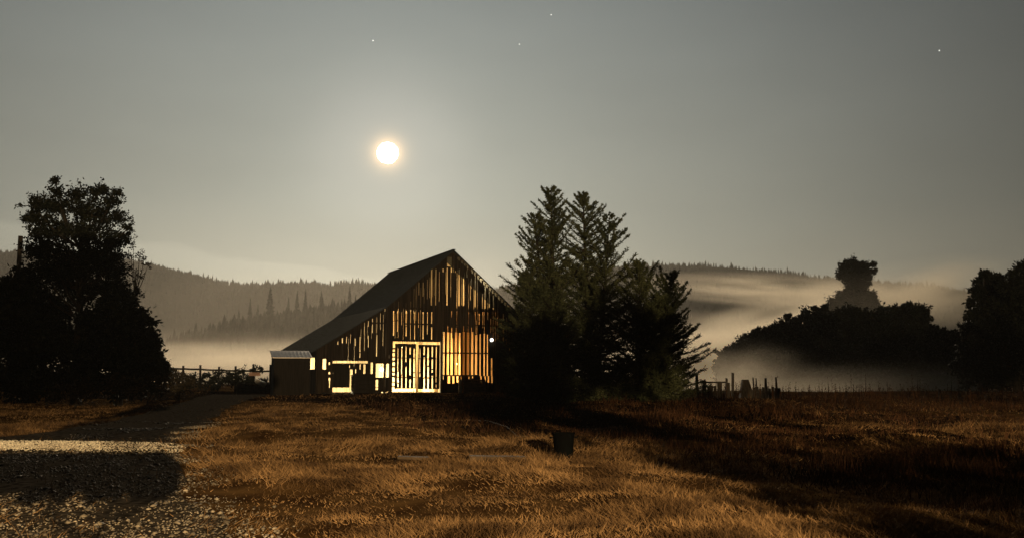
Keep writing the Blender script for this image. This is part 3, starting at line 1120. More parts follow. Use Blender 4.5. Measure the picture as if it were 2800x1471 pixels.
# log pile that carries both
lg = empty('log_pile', (p.x - .5, p.y + .6, float(gz(p.x, p.y))), R(4))
tag(lg, 'dark pile of logs under the white barrel beside the black shed', 'log pile')
rl = random.Random(2)
zt = max(.3, q.z - .12 - float(gz(p.x, p.y)))
for k in range(9):
    row = k // 4 if k < 8 else 2
    yy = -.55 + (k % 4) * .3 + row * .15
    zz = .14 + row * .22
    MB().tube([(-1.3 + rl.uniform(-.1, .1), yy, zz), (1.2 + rl.uniform(-.1, .1), yy, zz)], [.135, .125], 10).build('log', m_bark, lg)

# ------------------------------------------------------------------ fences
m_fence = mat('grey_fence_wood', (0.05, 0.042, 0.032), (0.025, 0.02, 0.016), scale=6, stretch=(2, 2, .3), rough=.95, bump=.3)


def fence(name, label, pts, hpost, rails, post_r=.07, rail_r=.045, seed=0, lean=0.03):
    r = random.Random(seed)
    root = empty(name, (pts[0][0], pts[0][1], float(gz(pts[0][0], pts[0][1]))))
    tag(root, label, 'fence')
    b = root.location
    tops = []
    for i, (x, y) in enumerate(pts):
        g = float(gz(x, y))
        h = (hpost[i] if isinstance(hpost, (list, tuple)) else hpost) * r.uniform(.95, 1.06)
        lx = r.uniform(-lean, lean)
        q0 = Vector((x, y, g - .1)) - b
        q1 = Vector((x + lx * h, y, g + h)) - b
        MB().tube([q0, (q0 + q1) / 2, q1], [post_r, post_r * .97, post_r * .9], 8).build('post', m_fence, root)
        tops.append((x, y, g))
    for (p0, p1) in zip(tops, tops[1:]):
        for z in rails:
            a = Vector((p0[0], p0[1] - post_r - rail_r, p0[2] + z + r.uniform(-.03, .03))) - b
            c = Vector((p1[0], p1[1] - post_r - rail_r, p1[2] + z + r.uniform(-.03, .03))) - b
            MB().tube([a, (a + c) / 2 + Vector((0, 0, -.02)), c], rail_r, 6).build('rail', m_fence, root)
    return root


pa, pb_ = dat(415, 928, 66), dat(680, 932, 68)
n = 7
zt = pa.z
fp = [(pa.x + (pb_.x - pa.x) * k / (n - 1), pa.y + (pb_.y - pa.y) * k / (n - 1)) for k in range(n)]
fence('rail_fence', 'dark rail fence against pale mist between the leafy tree and the black shed', fp,
      [dat(0, 922, 66).z - float(gz(*q)) + .12 for q in fp],
      [dat(0, 930, 66).z - float(gz(*fp[3])), dat(0, 930, 66).z - float(gz(*fp[3])) - .85], post_r=.09, rail_r=.075, seed=3)

# corral gate to the right of the conifers
YG = 50.0
cg = empty('corral_gate', (dat(1752, 990, YG).x, YG, float(gz(dat(1752, 990, YG).x, YG))))
tag(cg, 'broken corral gate of dark boards hanging from a top rail by the conifers', 'gate')
cb = cg.location


def cp(x, y, dY=0.0):
    return dat(x, y, YG + dY) - cb


def gpost(x, ytop, w, name='post', ybot=1005, skew=0):
    a, b = cp(x, ytop), cp(x, ybot)
    s = w * K / FPX * YG / 2
    zt = a.z
    mb = MB()
    mb.hexa([(b.x - s, -.07, -.05), (b.x + s, -.07, -.05), (b.x + s, .07, -.05), (b.x - s, .07, -.05),
             (a.x - s * .9 + skew, -.06, zt), (a.x + s * .9 + skew, -.06, zt - .03), (a.x + s * .9 + skew, .06, zt - .03), (a.x - s * .9 + skew, .06, zt)])
    return mb.build(name, m_fence, cg)


# crop at (1820,980): display = (1820 + c*0.14752)/K
def c2(c):
    return (1820 + c * 0.14752) / K


def c2y(c):
    return (980 + c * 0.14752) / K


gpost(c2(577), c2y(270), 7)
gpost(c2(228), c2y(480), 5)
gpost(c2(1130), c2y(355), 5)
gpost(c2(1245), c2y(255), 6)
a, b = cp(c2(590), c2y(435)), cp(c2(1140), c2y(435))
MB().box(a.x, b.x, -.11, -.075, a.z - .05, a.z + .045).build('rail', m_fence, cg)
a, b = cp(c2(600), c2y(600)), cp(c2(1900), c2y(620))
MB().box(a.x, b.x, -.105, -.075, a.z - .1, a.z + .0).build('rail', m_fence, cg)
for (x0, x1, yt) in ((670, 745, 445), (758, 800, 500), (800, 870, 490), (880, 925, 500), (945, 1035, 445), (1110, 1180, 440)):
    a, b = cp(c2(x0), c2y(yt)), cp(c2(x1), c2y(yt))
    MB().box(a.x, b.x, -.14, -.112, 0.0, a.z).build('board', m_fence, cg)
# pile of timber leaning on the tall post, and low stacked wall to the right
MB().hexa([(cp(c2(1150), 0).x, -.3, 0), (cp(c2(1400), 0).x, -.3, 0), (cp(c2(1400), 0).x, .3, 0), (cp(c2(1150), 0).x, .3, 0),
           (cp(c2(1205), 0).x, -.12, cp(0, c2y(385)).z), (cp(c2(1310), 0).x, -.12, cp(0, c2y(385)).z), (cp(c2(1310), 0).x, .12, cp(0, c2y(385)).z), (cp(c2(1205), 0).x, .12, cp(0, c2y(385)).z)]).build('brace', m_fence, cg)
pl = empty('board_pen', cg.location + Vector((cp(c2(1400), 0).x, .25, 0)))
tag(pl, 'low dark pen of rough boards with two thin stakes right of the corral gate', 'pen')
x1_ = cp(c2(1900), 0).x - cp(c2(1400), 0).x
zt = cp(0, c2y(535)).z
for k in range(9):
    xa = k * x1_ / 9
    MB().box(xa + .01, xa + x1_ / 9 - .01, -.03, .0, -.02, zt + .05 * math.sin(k * 2.3)).build('board', m_fence, pl)
for (cx, yt, w) in ((1425, 345, .05), (1478, 360, .045), (1830, 340, .07)):
    xx = cp(c2(cx), 0).x - cp(c2(1400), 0).x
    MB().tube([(xx + .05, .06, 0), (xx, .06, cp(0, c2y(yt)).z)], [w, w * .7], 6).build('stake', m_fence, pl)

# separate fence posts out in the field on the right
for (x, yt, w, Y, lab) in ((1925, 950, 7, 53, 'dark leaning post at the right end of the low board pen'),
                           (2128, 982, 7, 56, 'short lone post in the misty field right of the board pen'),
                           (2362, 978, 8, 56, 'thick weedy post in the misty field, leftmost of the group by the right edge'),
                           (2388, 985, 10, 56, 'stout stump of a post, second of the group in the mist by the right edge'),
                           (2412, 986, 9, 57, 'short square-topped post in the mist, third of the group by the right edge'),
                           (2478, 990, 5, 57, 'thin short post in the mist nearest the right edge')):
    p = dat(x, yt, Y)
    g = float(gz(p.x, Y))
    w_ = w * K / FPX * Y / 2
    o = MB().tube([(random.uniform(-.1, .1), 0, -.1), (0, 0, (p.z - g) * .6), (0, 0, p.z - g)], [w_ * 1.1, w_, w_ * .8], 8).build('fence_post', m_fence, loc=(p.x, Y, g))
    tag(o, lab, 'post', 'lone fence posts in the misty field')

# ------------------------------------------------------------------ things in the grass
# dark tub
p = at(1541, 1229, 18.2)
tub_z = float(gz(p.x, p.y))
tub = empty('plastic_tub', (p.x, p.y, tub_z), R(8))
tag(tub, 'dark plastic tub standing in the grass in the middle of the meadow', 'tub')
m_tub = mat('black_plastic', (0.004, 0.005, 0.005), (0.003, 0.003, 0.003), scale=3, rough=.9, spec=.0)
MB().lathe([(.17, 0), (.185, .01), (.22, .48), (.235, .485), (.235, .51), (.20, .51), (.175, .06)], 22).build('body', m_tub, tub, smooth=False)
for s in (-1, 1):
    MB().tube([(s * .235, -.07, .42), (s * .275, -.05, .41), (s * .275, .05, .41), (s * .235, .07, .42)], .012, 6).build('handle', m_tub, tub)
# plank and bar in the grass
m_plank = mat('weathered_plank', (0.12, 0.08, 0.045), (0.06, 0.04, 0.022), scale=5, stretch=(.3, 3, 3), rough=.9, bump=.3)


def plank(x0, y0, x1, y1, w, t, lab, nm='plank', lift=0.03):
    a = dat(x0, y0, 20)
    d0 = ray(x0 * K, y0 * K)
    d1 = ray(x1 * K, y1 * K)
    A = CAM + d0 * (-CAM.z / d0.z)
    B = CAM + d1 * (-CAM.z / d1.z)
    c = (A + B) / 2
    L = (B - A).length
    o = MB().box(-L / 2, L / 2, -w / 2, w / 2, 0, t).build(nm, m_plank, loc=(c.x, c.y, float(gz(c.x, c.y)) + lift), bevel=.008)
    o.rotation_euler = (R(6), R(1.5), math.atan2(B.y - A.y, B.x - A.x))
    return tag(o, lab, 'plank')


plank(1180, 1150, 1322, 1148, .14, .10, 'long weathered plank lying level in the grass below the dark tub')
plank(1000, 1152, 1080, 1152, .12, .05, 'short grey plank half sunk in the grass left of the long plank')
# pale hose
hp = [(1175, 1062), (1230, 1072), (1275, 1085), (1300, 1093), (1325, 1094)]
pts = []
for (x, y) in hp:
    d = ray(x * K, y * K)
    q = CAM + d * (-CAM.z / d.z)
    pts.append((q.x, q.y, float(gz(q.x, q.y)) + .06))
tag(MB().tube(pts, .012, 6).build('hose', m_plank, smooth=True), 'thin pale hose lying across the dark grass in front of the conifers', 'hose')

# pole behind the left tree
p = dat(52, 594, 50)
pg = float(gz(p.x, p.y))
pole = empty('utility_pole', (p.x, p.y, pg))
tag(pole, 'cut-off wooden utility pole standing beside the tall leafy tree', 'pole')
MB().tube([(.08, 0, -.2), (.04, 0, (p.z - pg) / 2), (0, 0, p.z - pg)], [.15, .14, .125], 10).build('shaft', m_fence, pole)
MB().box(-.13, .13, -.16, -.125, p.z - pg - .9, p.z - pg - .82).build('bracket', m_fence, pole)

# ------------------------------------------------------------------ near trees
Yl = 43.0
b1 = Vector((dat(190, 1010, Yl).x, Yl, 0)); b1.z = float(gz(b1.x, b1.y))
L1 = [(138, 458, 14), (140, 485, 20), (190, 495, 30), (245, 490, 28), (262, 480, 14), (292, 486, 14), (280, 510, 24), (85, 520, 26), (110, 515, 30), (150, 530, 45),
      (215, 540, 48), (265, 555, 40), (300, 555, 26), (322, 575, 14), (312, 600, 24), (70, 552, 14), (100, 560, 34), (100, 600, 40), (150, 590, 50), (215, 600, 55), (270, 620, 45),
      (85, 640, 24), (130, 645, 50), (190, 660, 55), (255, 680, 52), (295, 655, 24), (160, 720, 60), (230, 740, 60), (290, 725, 34), (120, 700, 40), (75, 690, 34), (150, 690, 48), (200, 700, 52), (285, 690, 40), (315, 750, 40), (90, 640, 34), (240, 650, 44)]
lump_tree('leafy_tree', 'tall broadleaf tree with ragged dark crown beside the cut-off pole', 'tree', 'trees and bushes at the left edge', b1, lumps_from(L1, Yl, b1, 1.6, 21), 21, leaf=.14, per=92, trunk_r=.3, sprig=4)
b2 = Vector((dat(70, 1010, Yl + 1).x, Yl + 1, 0)); b2.z = float(gz(b2.x, b2.y))
L2 = [(60, 705, 30), (30, 730, 40), (70, 750, 60), (20, 800, 60), (80, 830, 75), (130, 800, 70), (30, 890, 80), (110, 900, 85), (40, 970, 70), (130, 970, 65), (170, 870, 70), (0, 850, 70)]
lump_tree('rounded_bush', 'big black rounded bush filling the left edge below the cut-off pole', 'bush', 'trees and bushes at the left edge', b2, lumps_from(L2, Yl + 1, b2, 1.3, 22), 22, leaf=.22, per=95, trunk_r=.2, sprig=3)
b3 = Vector((dat(300, 1000, Yl - 1).x, Yl - 1, 0)); b3.z = float(gz(b3.x, b3.y))
L3 = [(290, 780, 45), (330, 800, 35), (355, 820, 32), (300, 830, 60), (350, 860, 42), (375, 850, 22), (370, 890, 34), (385, 870, 22), (240, 830, 60), (250, 900, 70), (320, 920, 60), (380, 925, 36), (405, 925, 20),
      (220, 960, 55), (300, 970, 50), (360, 960, 45), (412, 945, 18)]
lump_tree('rounded_bush', 'broad black bush stepping down to the right of the tall leafy tree', 'bush', 'trees and bushes at the left edge', b3, lumps_from(L3, Yl - 1, b3, 1.2, 23), 23, leaf=.22, per=95, trunk_r=.18, sprig=3)
b4 = Vector((dat(330, 1000, Yl + 4).x, Yl + 4, 0)); b4.z = float(gz(b4.x, b4.y))
L4 = [(330, 650, 24), (352, 640, 14), (362, 655, 12), (340, 680, 24), (350, 700, 18), (325, 720, 26), (345, 740, 18), (335, 620, 14), (372, 668, 10), (310, 680, 20)]
lump_tree('scrawny_tree', 'thin half-bare tree showing through to the hill right of the tall leafy tree', 'tree', 'trees and bushes at the left edge', b4, lumps_from(L4, Yl + 4, b4, .5, 24), 24, leaf=.12, per=16, trunk_r=.11, m=m_twig, sprig=3, wood=m_twig)
m_bramble = mat('bramble_leaves', (0.04, 0.03, 0.016), (0.018, 0.014, 0.008), scale=1.2, island=.6, rough=.8)
for i, (lst, Y, lab) in enumerate((
        ([(190, 985, 40), (240, 980, 40), (290, 975, 38), (150, 1000, 30), (330, 985, 34), (220, 1000, 28)], 40.5, 'low leafy bramble at the foot of the tall leafy tree'),
        ([(370, 965, 36), (410, 958, 34), (440, 965, 30), (465, 970, 22), (400, 985, 26), (440, 985, 18)], 42, 'reddish low bramble by the drive at the end of the rail fence'),
        ([(450, 945, 12), (470, 950, 14), (440, 938, 10), (486, 965, 14)], 47, 'pale dry bramble clump below the left end of the rail fence'))):
    b = Vector((dat(lst[0][0], 1000, Y).x, Y, 0)); b.z = float(gz(b.x, b.y))
    lump_tree('bramble', lab, 'bush', 'brambles along the drive', b, lumps_from(lst, Y, b, .8, 30 + i), 30 + i, leaf=.13, per=60, m=m_bramble, trunk_r=.05, sprig=2)
# scrub along the rail fence
for i, (lst, lab) in enumerate((([(520, 945, 12), (550, 940, 14), (575, 942, 13), (535, 955, 16)], 'low dark scrub under the middle of the rail fence'),
                                ([(610, 938, 15), (640, 934, 13), (655, 930, 9), (625, 955, 18), (600, 950, 14)], 'dark scrub rising over the rail near the white barrel'),
                                ([(430, 955, 22), (460, 958, 20), (485, 952, 16), (475, 970, 20)], 'dark scrub below the left end of the rail fence'),
                                ([(500, 962, 20), (530, 966, 18), (560, 962, 20), (585, 964, 18), (545, 975, 18), (575, 952, 12), (510, 950, 12)], 'long dark scrub bank under the left half of the rail fence'),
                                ([(600, 964, 18), (630, 962, 18), (615, 975, 16), (665, 962, 16), (590, 950, 12)], 'dark scrub bank under the rail fence next to the black shed'))):
    b = Vector((dat(lst[0][0], 980, 65).x, 64.6, 0)); b.z = float(gz(b.x, b.y))
    lump_tree('scrub', lab, 'bush', 'scrub along the rail fence', b, lumps_from(lst, 65, b, .4, 40 + i), 40 + i, leaf=.16, per=60, trunk_r=.05)

# conifers right of the barn
YC = 47.0
c1 = Vector((dat(1400, 1000, YC).x, YC, 0)); c1.z = float(gz(c1.x, c1.y))


def rel(x, y, Y, b):
    p = dat(x, y, Y) - b
    return (p.x, p.y, p.z)


conifer('conifer', 'tall feathery conifer with the highest tip, next to the barn', 'conifers right of the barn', c1,
        [rel(1385, 478, YC, c1), rel(1345, 545, YC + .5, c1)], 3.2, .03, 230, 51, lean_up=.40, dens=1.5)
c2v = Vector((dat(1490, 1000, YC + 1).x, YC + 1, 0)); c2v.z = float(gz(c2v.x, c2v.y))
conifer('conifer', 'bushy twin-topped conifer in the middle of the clump', 'conifers right of the barn', c2v,
        [rel(1466, 495, YC + 1, c2v), rel(1532, 548, YC + .6, c2v)], 3.6, .03, 230, 52, lean_up=.40, dens=1.5)
c3 = Vector((dat(1620, 1005, YC - .5).x, YC - .5, 0)); c3.z = float(gz(c3.x, c3.y))
conifer('conifer', 'lower spreading conifer with upswept branch tips on the right of the clump', 'conifers right of the barn', c3,
        [rel(1605, 668, YC - .5, c3), rel(1690, 695, YC - .5, c3)], 2.9, .03, 300, 53, lean_up=.55, dens=1.6)
c4 = Vector((dat(1345, 1005, YC - 1).x, YC - 1, 0)); c4.z = float(gz(c4.x, c4.y))
conifer('conifer', 'short broad young conifer hiding the right end of the barn', 'conifers right of the barn', c4,
        [rel(1330, 690, YC - 1, c4)], 2.05, .05, 320, 54, lean_up=.45, dens=1.6)

c5 = Vector((dat(1652, 1005, YC - 1.5).x, YC - 1.5, 0)); c5.z = float(gz(c5.x, c5.y))
conifer('conifer', 'low bushy conifer at the right foot of the clump, nearest the corral gate', 'conifers right of the barn', c5,
        [rel(1662, 752, YC - 1.5, c5)], 1.9, .03, 330, 55, lean_up=.5, dens=1.6)

# ------------------------------------------------------------------ trees across the field on the right
FT = [  # top x, top y, half width, depth, form
    (1842, 868, 30, 118, 'small round dark tree at the left tip of the far grove'),
    (1885, 846, 32, 116, 'narrow dark tree second from the left tip of the far grove'),
    (1935, 822, 38, 115, 'dark tree with pointed top on the rising left side of the far grove'),
    (1995, 797, 42, 114, 'broad dark tree halfway up the rising side of the far grove'),
    (2065, 774, 46, 114, 'broad dark tree left of the tall pale tree in the far grove'),
    (2140, 768, 50, 112, 'dark tree directly in front of the tall pale tree'),
    (2215, 772, 46, 111, 'dark tree right of the tall pale tree in the far grove'),
    (2283, 762, 38, 110, 'dark tree with a rounded knob top in the far grove'),
    (2345, 818, 42, 109, 'lower dark tree between the knob-topped tree and the right edge grove'),
    (2400, 832, 40, 108, 'lowest dark tree just left of the tall trees at the right edge')]
for i, (x, yt, hw, Y, lab) in enumerate(FT):
    b = Vector((dat(x, 985, Y).x, Y, 0)); b.z = float(gz(b.x, b.y))
    rr_ = np.random.default_rng(100 + i)
    lst = [(x + rr_.uniform(-4, 4), yt + hw * .32, hw * .30), (x - hw * .3, yt + hw * .62, hw * .3), (x + hw * .35, yt + hw * .7, hw * .3)]
    if i < 5:
        lst += [(x + rr_.uniform(-.5, .5) * hw, yt + hw * rr_.uniform(-.15, .35), 4.5) for q_ in range(4)]
    y = yt + hw * .85
    while y < 975:
        s = min(1.0, .55 + (y - yt) / 140)
        for k in (-1, -.4, .4, 1):
            lst.append((x + k * hw * .85 * s + rr_.uniform(-6, 6), y + rr_.uniform(-8, 8), hw * rr_.uniform(.45, .7)))
        y += hw * .45
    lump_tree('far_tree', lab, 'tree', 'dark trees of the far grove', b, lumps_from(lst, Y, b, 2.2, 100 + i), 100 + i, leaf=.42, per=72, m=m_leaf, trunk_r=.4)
# tall pale tree behind the grove
Yp = 175.0
b = Vector((dat(2150, 985, Yp).x, Yp, 0)); b.z = float(gz(b.x, b.y))
lst = [(2150, 672, 24), (2130, 680, 22), (2172, 676, 20), (2125, 697, 18), (2150, 695, 28), (2178, 692, 20), (2196, 668, 7), (2200, 684, 7), (2150, 715, 24), (2168, 718, 16), (2148, 738, 26), (2165, 748, 24), (2135, 755, 26), (2120, 770, 30), (2105, 778, 26), (2195, 778, 26), (2122, 752, 20), (2186, 748, 20), (2095, 800, 30), (2205, 800, 30),
       (2150, 770, 34), (2180, 765, 26), (2130, 800, 40), (2170, 800, 40), (2150, 850, 50), (2150, 910, 55)]
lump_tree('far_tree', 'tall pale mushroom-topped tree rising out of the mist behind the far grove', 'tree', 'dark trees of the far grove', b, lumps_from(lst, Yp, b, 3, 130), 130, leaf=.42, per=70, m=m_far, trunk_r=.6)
for i, (lst, Y, lab) in enumerate((
        ([(2472, 712, 16), (2490, 706, 18), (2510, 705, 16), (2460, 735, 20), (2500, 730, 34), (2460, 770, 26), (2445, 800, 14), (2490, 780, 44), (2450, 830, 30), (2490, 840, 55), (2445, 880, 34), (2490, 900, 60), (2440, 930, 40), (2500, 950, 50), (2530, 760, 30), (2475, 690, 8)], 88,
         'tall black tree with a split top standing close to the right edge'),
        ([(2560, 700, 22), (2580, 690, 30), (2540, 725, 26), (2575, 740, 44), (2560, 800, 55), (2600, 780, 50), (2560, 870, 60), (2610, 860, 60), (2560, 940, 55), (2620, 930, 60)], 84,
         'tall black tree cut off by the right edge'))):
    b = Vector((dat(lst[0][0], 985, Y).x, Y, 0)); b.z = float(gz(b.x, b.y))
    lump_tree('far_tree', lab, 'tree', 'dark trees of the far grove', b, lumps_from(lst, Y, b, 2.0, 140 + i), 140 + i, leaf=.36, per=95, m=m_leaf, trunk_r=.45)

# ------------------------------------------------------------------ hills with their woods
m_hill = mat('forest_floor', (0.03, 0.032, 0.02), (0.018, 0.02, 0.012), scale=.02, rough=1, spec=0)


def hill(name, prof, Yr, Yb, Yback, seed, rough=8.0):
    """prof: ridge line (px, py) in photo pixels at distance Yr"""
    P = [at(px, py, Yr) for px, py in prof]
    xs = np.array([p.x for p in P]); zs = np.array([p.z for p in P])
    nx, nt = 150, 40
    X = np.linspace(xs[0], xs[-1], nx)
    ZR = np.interp(X, xs, zs)
    T = np.linspace(0, 1.5, nt)

    def surf(x, t):
        zr = np.interp(x, xs, zs)
        y = np.where(t <= 1, Yb + (Yr - Yb) * t, Yr + (Yback - Yr) * (t - 1) / .5)
        s = np.where(t <= 1, np.sin(np.clip(t, 0, 1) * math.pi / 2) ** 1.15, 1 - .5 * (t - 1))
        z = -1.5 + (zr + 1.5) * s + rough * (vnoise(x / 90, y / 90, seed) - .5) * np.clip(t * (1.0 - np.clip(t, 0, .95)) * 4, 0, 1)
        return y, z
    XX, TT = np.meshgrid(X, T)
    YY, ZZ = surf(XX, TT)
    ii = (np.arange(nt - 1)[:, None] * nx + np.arange(nx - 1)[None, :]).ravel()
    o = np_mesh(name, np.stack([XX.ravel(), YY.ravel(), ZZ.ravel()], 1), 4, m_hill, idx=np.stack([ii, ii + 1, ii + nx + 1, ii + nx], 1))
    for p in o.data.polygons:
        p.use_smooth = True
    tag(o, kind='structure')
    return surf, X


def wood(name, label, surf, X, n, h0, h1, seed, ridge=.25):
    """far-off forest that reads as one mass: narrow ragged cones"""
    r = np.random.default_rng(seed)
    x = r.uniform(X[0], X[-1], n)
    t = np.where(r.random(n) < ridge, r.uniform(.93, 1.03, n), r.uniform(.05, 1.05, n))
    y, z = surf(x, t)
    h = r.uniform(h0, h1, n) * (1 + .5 * (r.random(n) < .06))
    w = h * r.uniform(.16, .30, n)
    quads = []
    for tier, (a, b, ww) in enumerate(((0.0, .55, 1.0), (.28, .8, .72), (.55, 1.0, .45))):
        k = 5
        ph = r.uniform(0, 6.28, n)
        for i in range(k):
            a0 = ph + 2 * math.pi * i / k
            a1 = ph + 2 * math.pi * (i + 1) / k
            jit = r.uniform(.75, 1.25, n)
            p0 = np.stack([x + np.cos(a0) * w * ww * jit, y + np.sin(a0) * w * ww * jit, z - .8 + h * a], 1)
            p1 = np.stack([x + np.cos(a1) * w * ww * jit, y + np.sin(a1) * w * ww * jit, z - .8 + h * a], 1)
            p2 = np.stack([x, y, z - .8 + h * b], 1)
            quads.append(np.stack([p0, p1, p2], 1).reshape(-1, 3))
    o = np_mesh(name, np.concatenate(quads), 3, m_far)
    return tag(o, label, 'forest', kind='stuff')


hs, hx = hill('hill', [(-500, 649), (-200, 677), (60, 709), (250, 709), (402, 729), (500, 754), (609, 782), (696, 792), (783, 793), (870, 787), (946, 798), (1011, 789), (1150, 809), (1350, 839)],
              1600, 900, 2300, 61, 16)
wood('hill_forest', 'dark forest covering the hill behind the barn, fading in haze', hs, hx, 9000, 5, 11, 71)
hs, hx = hill('hill', [(1150, 849), (1350, 809), (1500, 769), (1620, 747), (1751, 740), (1848, 740), (1957, 748), (2066, 759), (2175, 770), (2283, 781), (2447, 797), (2555, 816), (2642, 838), (2800, 899), (3000, 969), (3300, 1019)],
              1700, 900, 2350, 62, 16)
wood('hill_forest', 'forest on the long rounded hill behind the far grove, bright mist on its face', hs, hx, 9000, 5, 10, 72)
hs, hx = hill('hill', [(380, 1009), (480, 984), (560, 939), (640, 904), (700, 890), (800, 874), (900, 860), (1000, 846), (1150, 844), (1400, 874)], 800, 560, 1000, 63, 5)
wood('hill_forest', 'nearer strip of forest in front of the hill left of the barn', hs, hx, 2200, 5, 10, 73, .3)

# conifers one can tell apart on the nearer strip
m_mid = mat('hazy_conifer', (0.022, 0.027, 0.015), (0.014, 0.018, 0.010), scale=.2, rough=.9, island=.3)


def spire(x, yt, yb, hwpx, Y, lab, seed):
    r = np.random.default_rng(seed)
    t = dat(x, yt, Y)
    bz_ = dat(x, yb, Y).z
    h = t.z - bz_
    root = empty('spire_conifer', (t.x, Y, bz_))
    tag(root, lab, 'tree', 'hazy conifers left of the barn')
    MB().tube([(0, 0, -2), (0, 0, h * .9)], [.5, .08], 6).build('trunk', m_bark, root)
    n = 900
    s = r.random(n) ** .8
    w = hwpx * K / FPX * Y
    rad = w * (1 - s) ** .8 * r.uniform(.3, 1.1, n) + .2
    az = r.uniform(0, 6.28, n)
    P = np.stack([np.zeros(n), np.zeros(n), s * h * .96], 1)
    D = unit(np.stack([np.cos(az), np.sin(az), r.uniform(-.45, .1, n)], 1))
    V = leaves(P, D, rad, rad * .35 + .5, r)
    T_ = leaves(np.array([[0, 0, h * .9]] * 3), np.array([[0, 0, 1.0]] * 3), np.array([h * .1] * 3), np.array([.8] * 3), r)
    np_mesh('crown', np.concatenate([V, T_]), 4, m_mid, root)


for i, (x, yt, yb, hwp, lab) in enumerate((
        (601, 774, 850, 12, 'small hazy conifer at the left end of the row on the near hill'), (630, 749, 850, 15, 'slim hazy conifer second from left in the row'),
        (649, 764, 850, 12, 'short hazy conifer tucked against the tallest one'), (681, 716, 850, 24, 'tallest and broadest hazy conifer on the near hill'),
        (726, 745, 850, 14, 'slim hazy conifer right of the tallest one'), (748, 728, 850, 17, 'hazy pointed conifer, first of the pair between the tallest one and the roof'),
        (769, 722, 850, 15, 'hazy slender conifer, second of the pair between the tallest one and the roof'), (809, 728, 850, 20, 'broad hazy conifer nearest the barn roof on the left'),
        (880, 718, 830, 16, 'faint hazy conifer just above the sloping barn roof'))):
    spire(x, yt, yb, hwp, 790, lab, 200 + i)
p = dat(20, 630, 1500)
spire(18, 630, 690, 14, 1480, 'distant conifer on the skyline at the far left edge', 215)

# ------------------------------------------------------------------ grass, weeds, gravel
m_grass = mat('dry_grass', (0.32, 0.195, 0.09), (0.085, 0.05, 0.024), scale=1.0, rough=.9, island=.25, spec=.05, ramp=(.40, .62))
m_weed = mat('dark_dead_weeds', (0.075, 0.036, 0.018), (0.03, 0.016, 0.009), scale=.6, rough=.95, island=.5, spec=.05)


def in_barn(x, y):
    dx, dy_ = x - BO.x, y - BO.y
    u = dx * math.cos(TH) + dy_ * math.sin(TH)
    v = -dx * math.sin(TH) + dy_ * math.cos(TH)
    return (np.abs(u) < 10.2) & (v > -2.5 - 2.5 * vnoise(x * .5, y * .5, 77)) & (v < BLEN + .5)


def weedy(x, y):
    """dark weeds right of and beyond the lit grass, partly standing in for shade, 1 inside"""
    ed = np.interp(y, [0, 12, 20, 25.6, 36, 43, 45.5, 47.5, 100], [6.0, 4.8, 2.6, -1.6, -4.6, -8, -12, -30, -30]) + 2.2 * (vnoise(y * .35, y * .0 + 2, 9) - .5)
    m = smooth(-1.0, 1.0, x - ed)
    patch = smooth(17.5, 20, y) * (1 - smooth(28, 31, y)) * smooth(7, 8.5, x)         # pale grass in place of weeds, standing in for a far patch of lamplight
    return m * (1 - .85 * patch)


def field(n, y0, y1, seed, xm=.66):
    r = np.random.default_rng(seed)
    y = y0 * (y1 / y0) ** r.random(n)
    x = r.uniform(-1, 1, n) * (xm * y + 1.5)
    return r, x, y


r, x, y = field(520000, 6.0, 62, 301)
l_, r_ = drive_edges(y)
keep = ~((x > l_ + .1) & (r.random(len(x)) > .03 + .97 * smooth(-.3, 1.8, x - r_ + .9 * (vnoise(x * .8, y * .8, 55) - .5)))) & ~in_barn(x, y)
wd = weedy(x, y)
keep &= r.random(len(x)) > wd * .8
clump = vnoise(x * 1.6, y * 1.1, 31) * .6 + vnoise(x * .5, y * .35, 32) * .6
keep &= r.random(len(x)) < .12 + 1.25 * np.clip(clump - .18, 0, 1)
x, y, clump = x[keep], y[keep], clump[keep]
n = len(x)
z = gz(x, y) + .005
h = (.035 + .115 * np.clip(clump - .25, 0, 1) ** 1.5 * 2.0) * r.uniform(.5, 1.3, n) * (1 + .012 * y)
wdir = 6.28 * vnoise(x * .25, y * .25, 33) * 1.5
lean = r.uniform(.3, 3.0, n)
D = unit(np.stack([np.cos(wdir) * lean * .55 + r.normal(size=n) * 1.0, np.sin(wdir) * lean * .55 + r.normal(size=n) * 1.0, np.ones(n)], 1))
W = .0030 + .00050 * y
V = blades(np.stack([x, y, z], 1), D, h, W * r.uniform(.7, 1.4, n), r)
tag(np_mesh('grass', V, 3, m_grass), 'dry golden grass of the meadow, lit by a yard light', 'grass', kind='stuff')

r, x, y = field(150000, 9, 75, 302)
wd = weedy(x, y)
l_, r_ = drive_edges(y)
keep = (r.random(len(x)) < wd) & ~in_barn(x, y) & ~((x > l_) & (x < r_))
x, y = x[keep], y[keep]
n = len(x)
cl2 = vnoise(x * .6, y * .5, 35)
z = gz(x, y)
h = (.12 + .55 * cl2 ** 2) * r.uniform(.4, 1.2, n) * (1 - .85 * smooth(38, 46, y) * (1 - smooth(1, 6, x)))
D = unit(np.stack([r.normal(size=n) * .35, r.normal(size=n) * .35, np.ones(n)], 1))
V = blades(np.stack([x, y, z], 1), D, h, (.006 + .0006 * y) * r.uniform(.6, 1.3, n), r)
tag(np_mesh('weeds', V, 3, m_weed), 'dark dead weeds in the overgrown field right of the mown grass', 'weeds', kind='stuff')

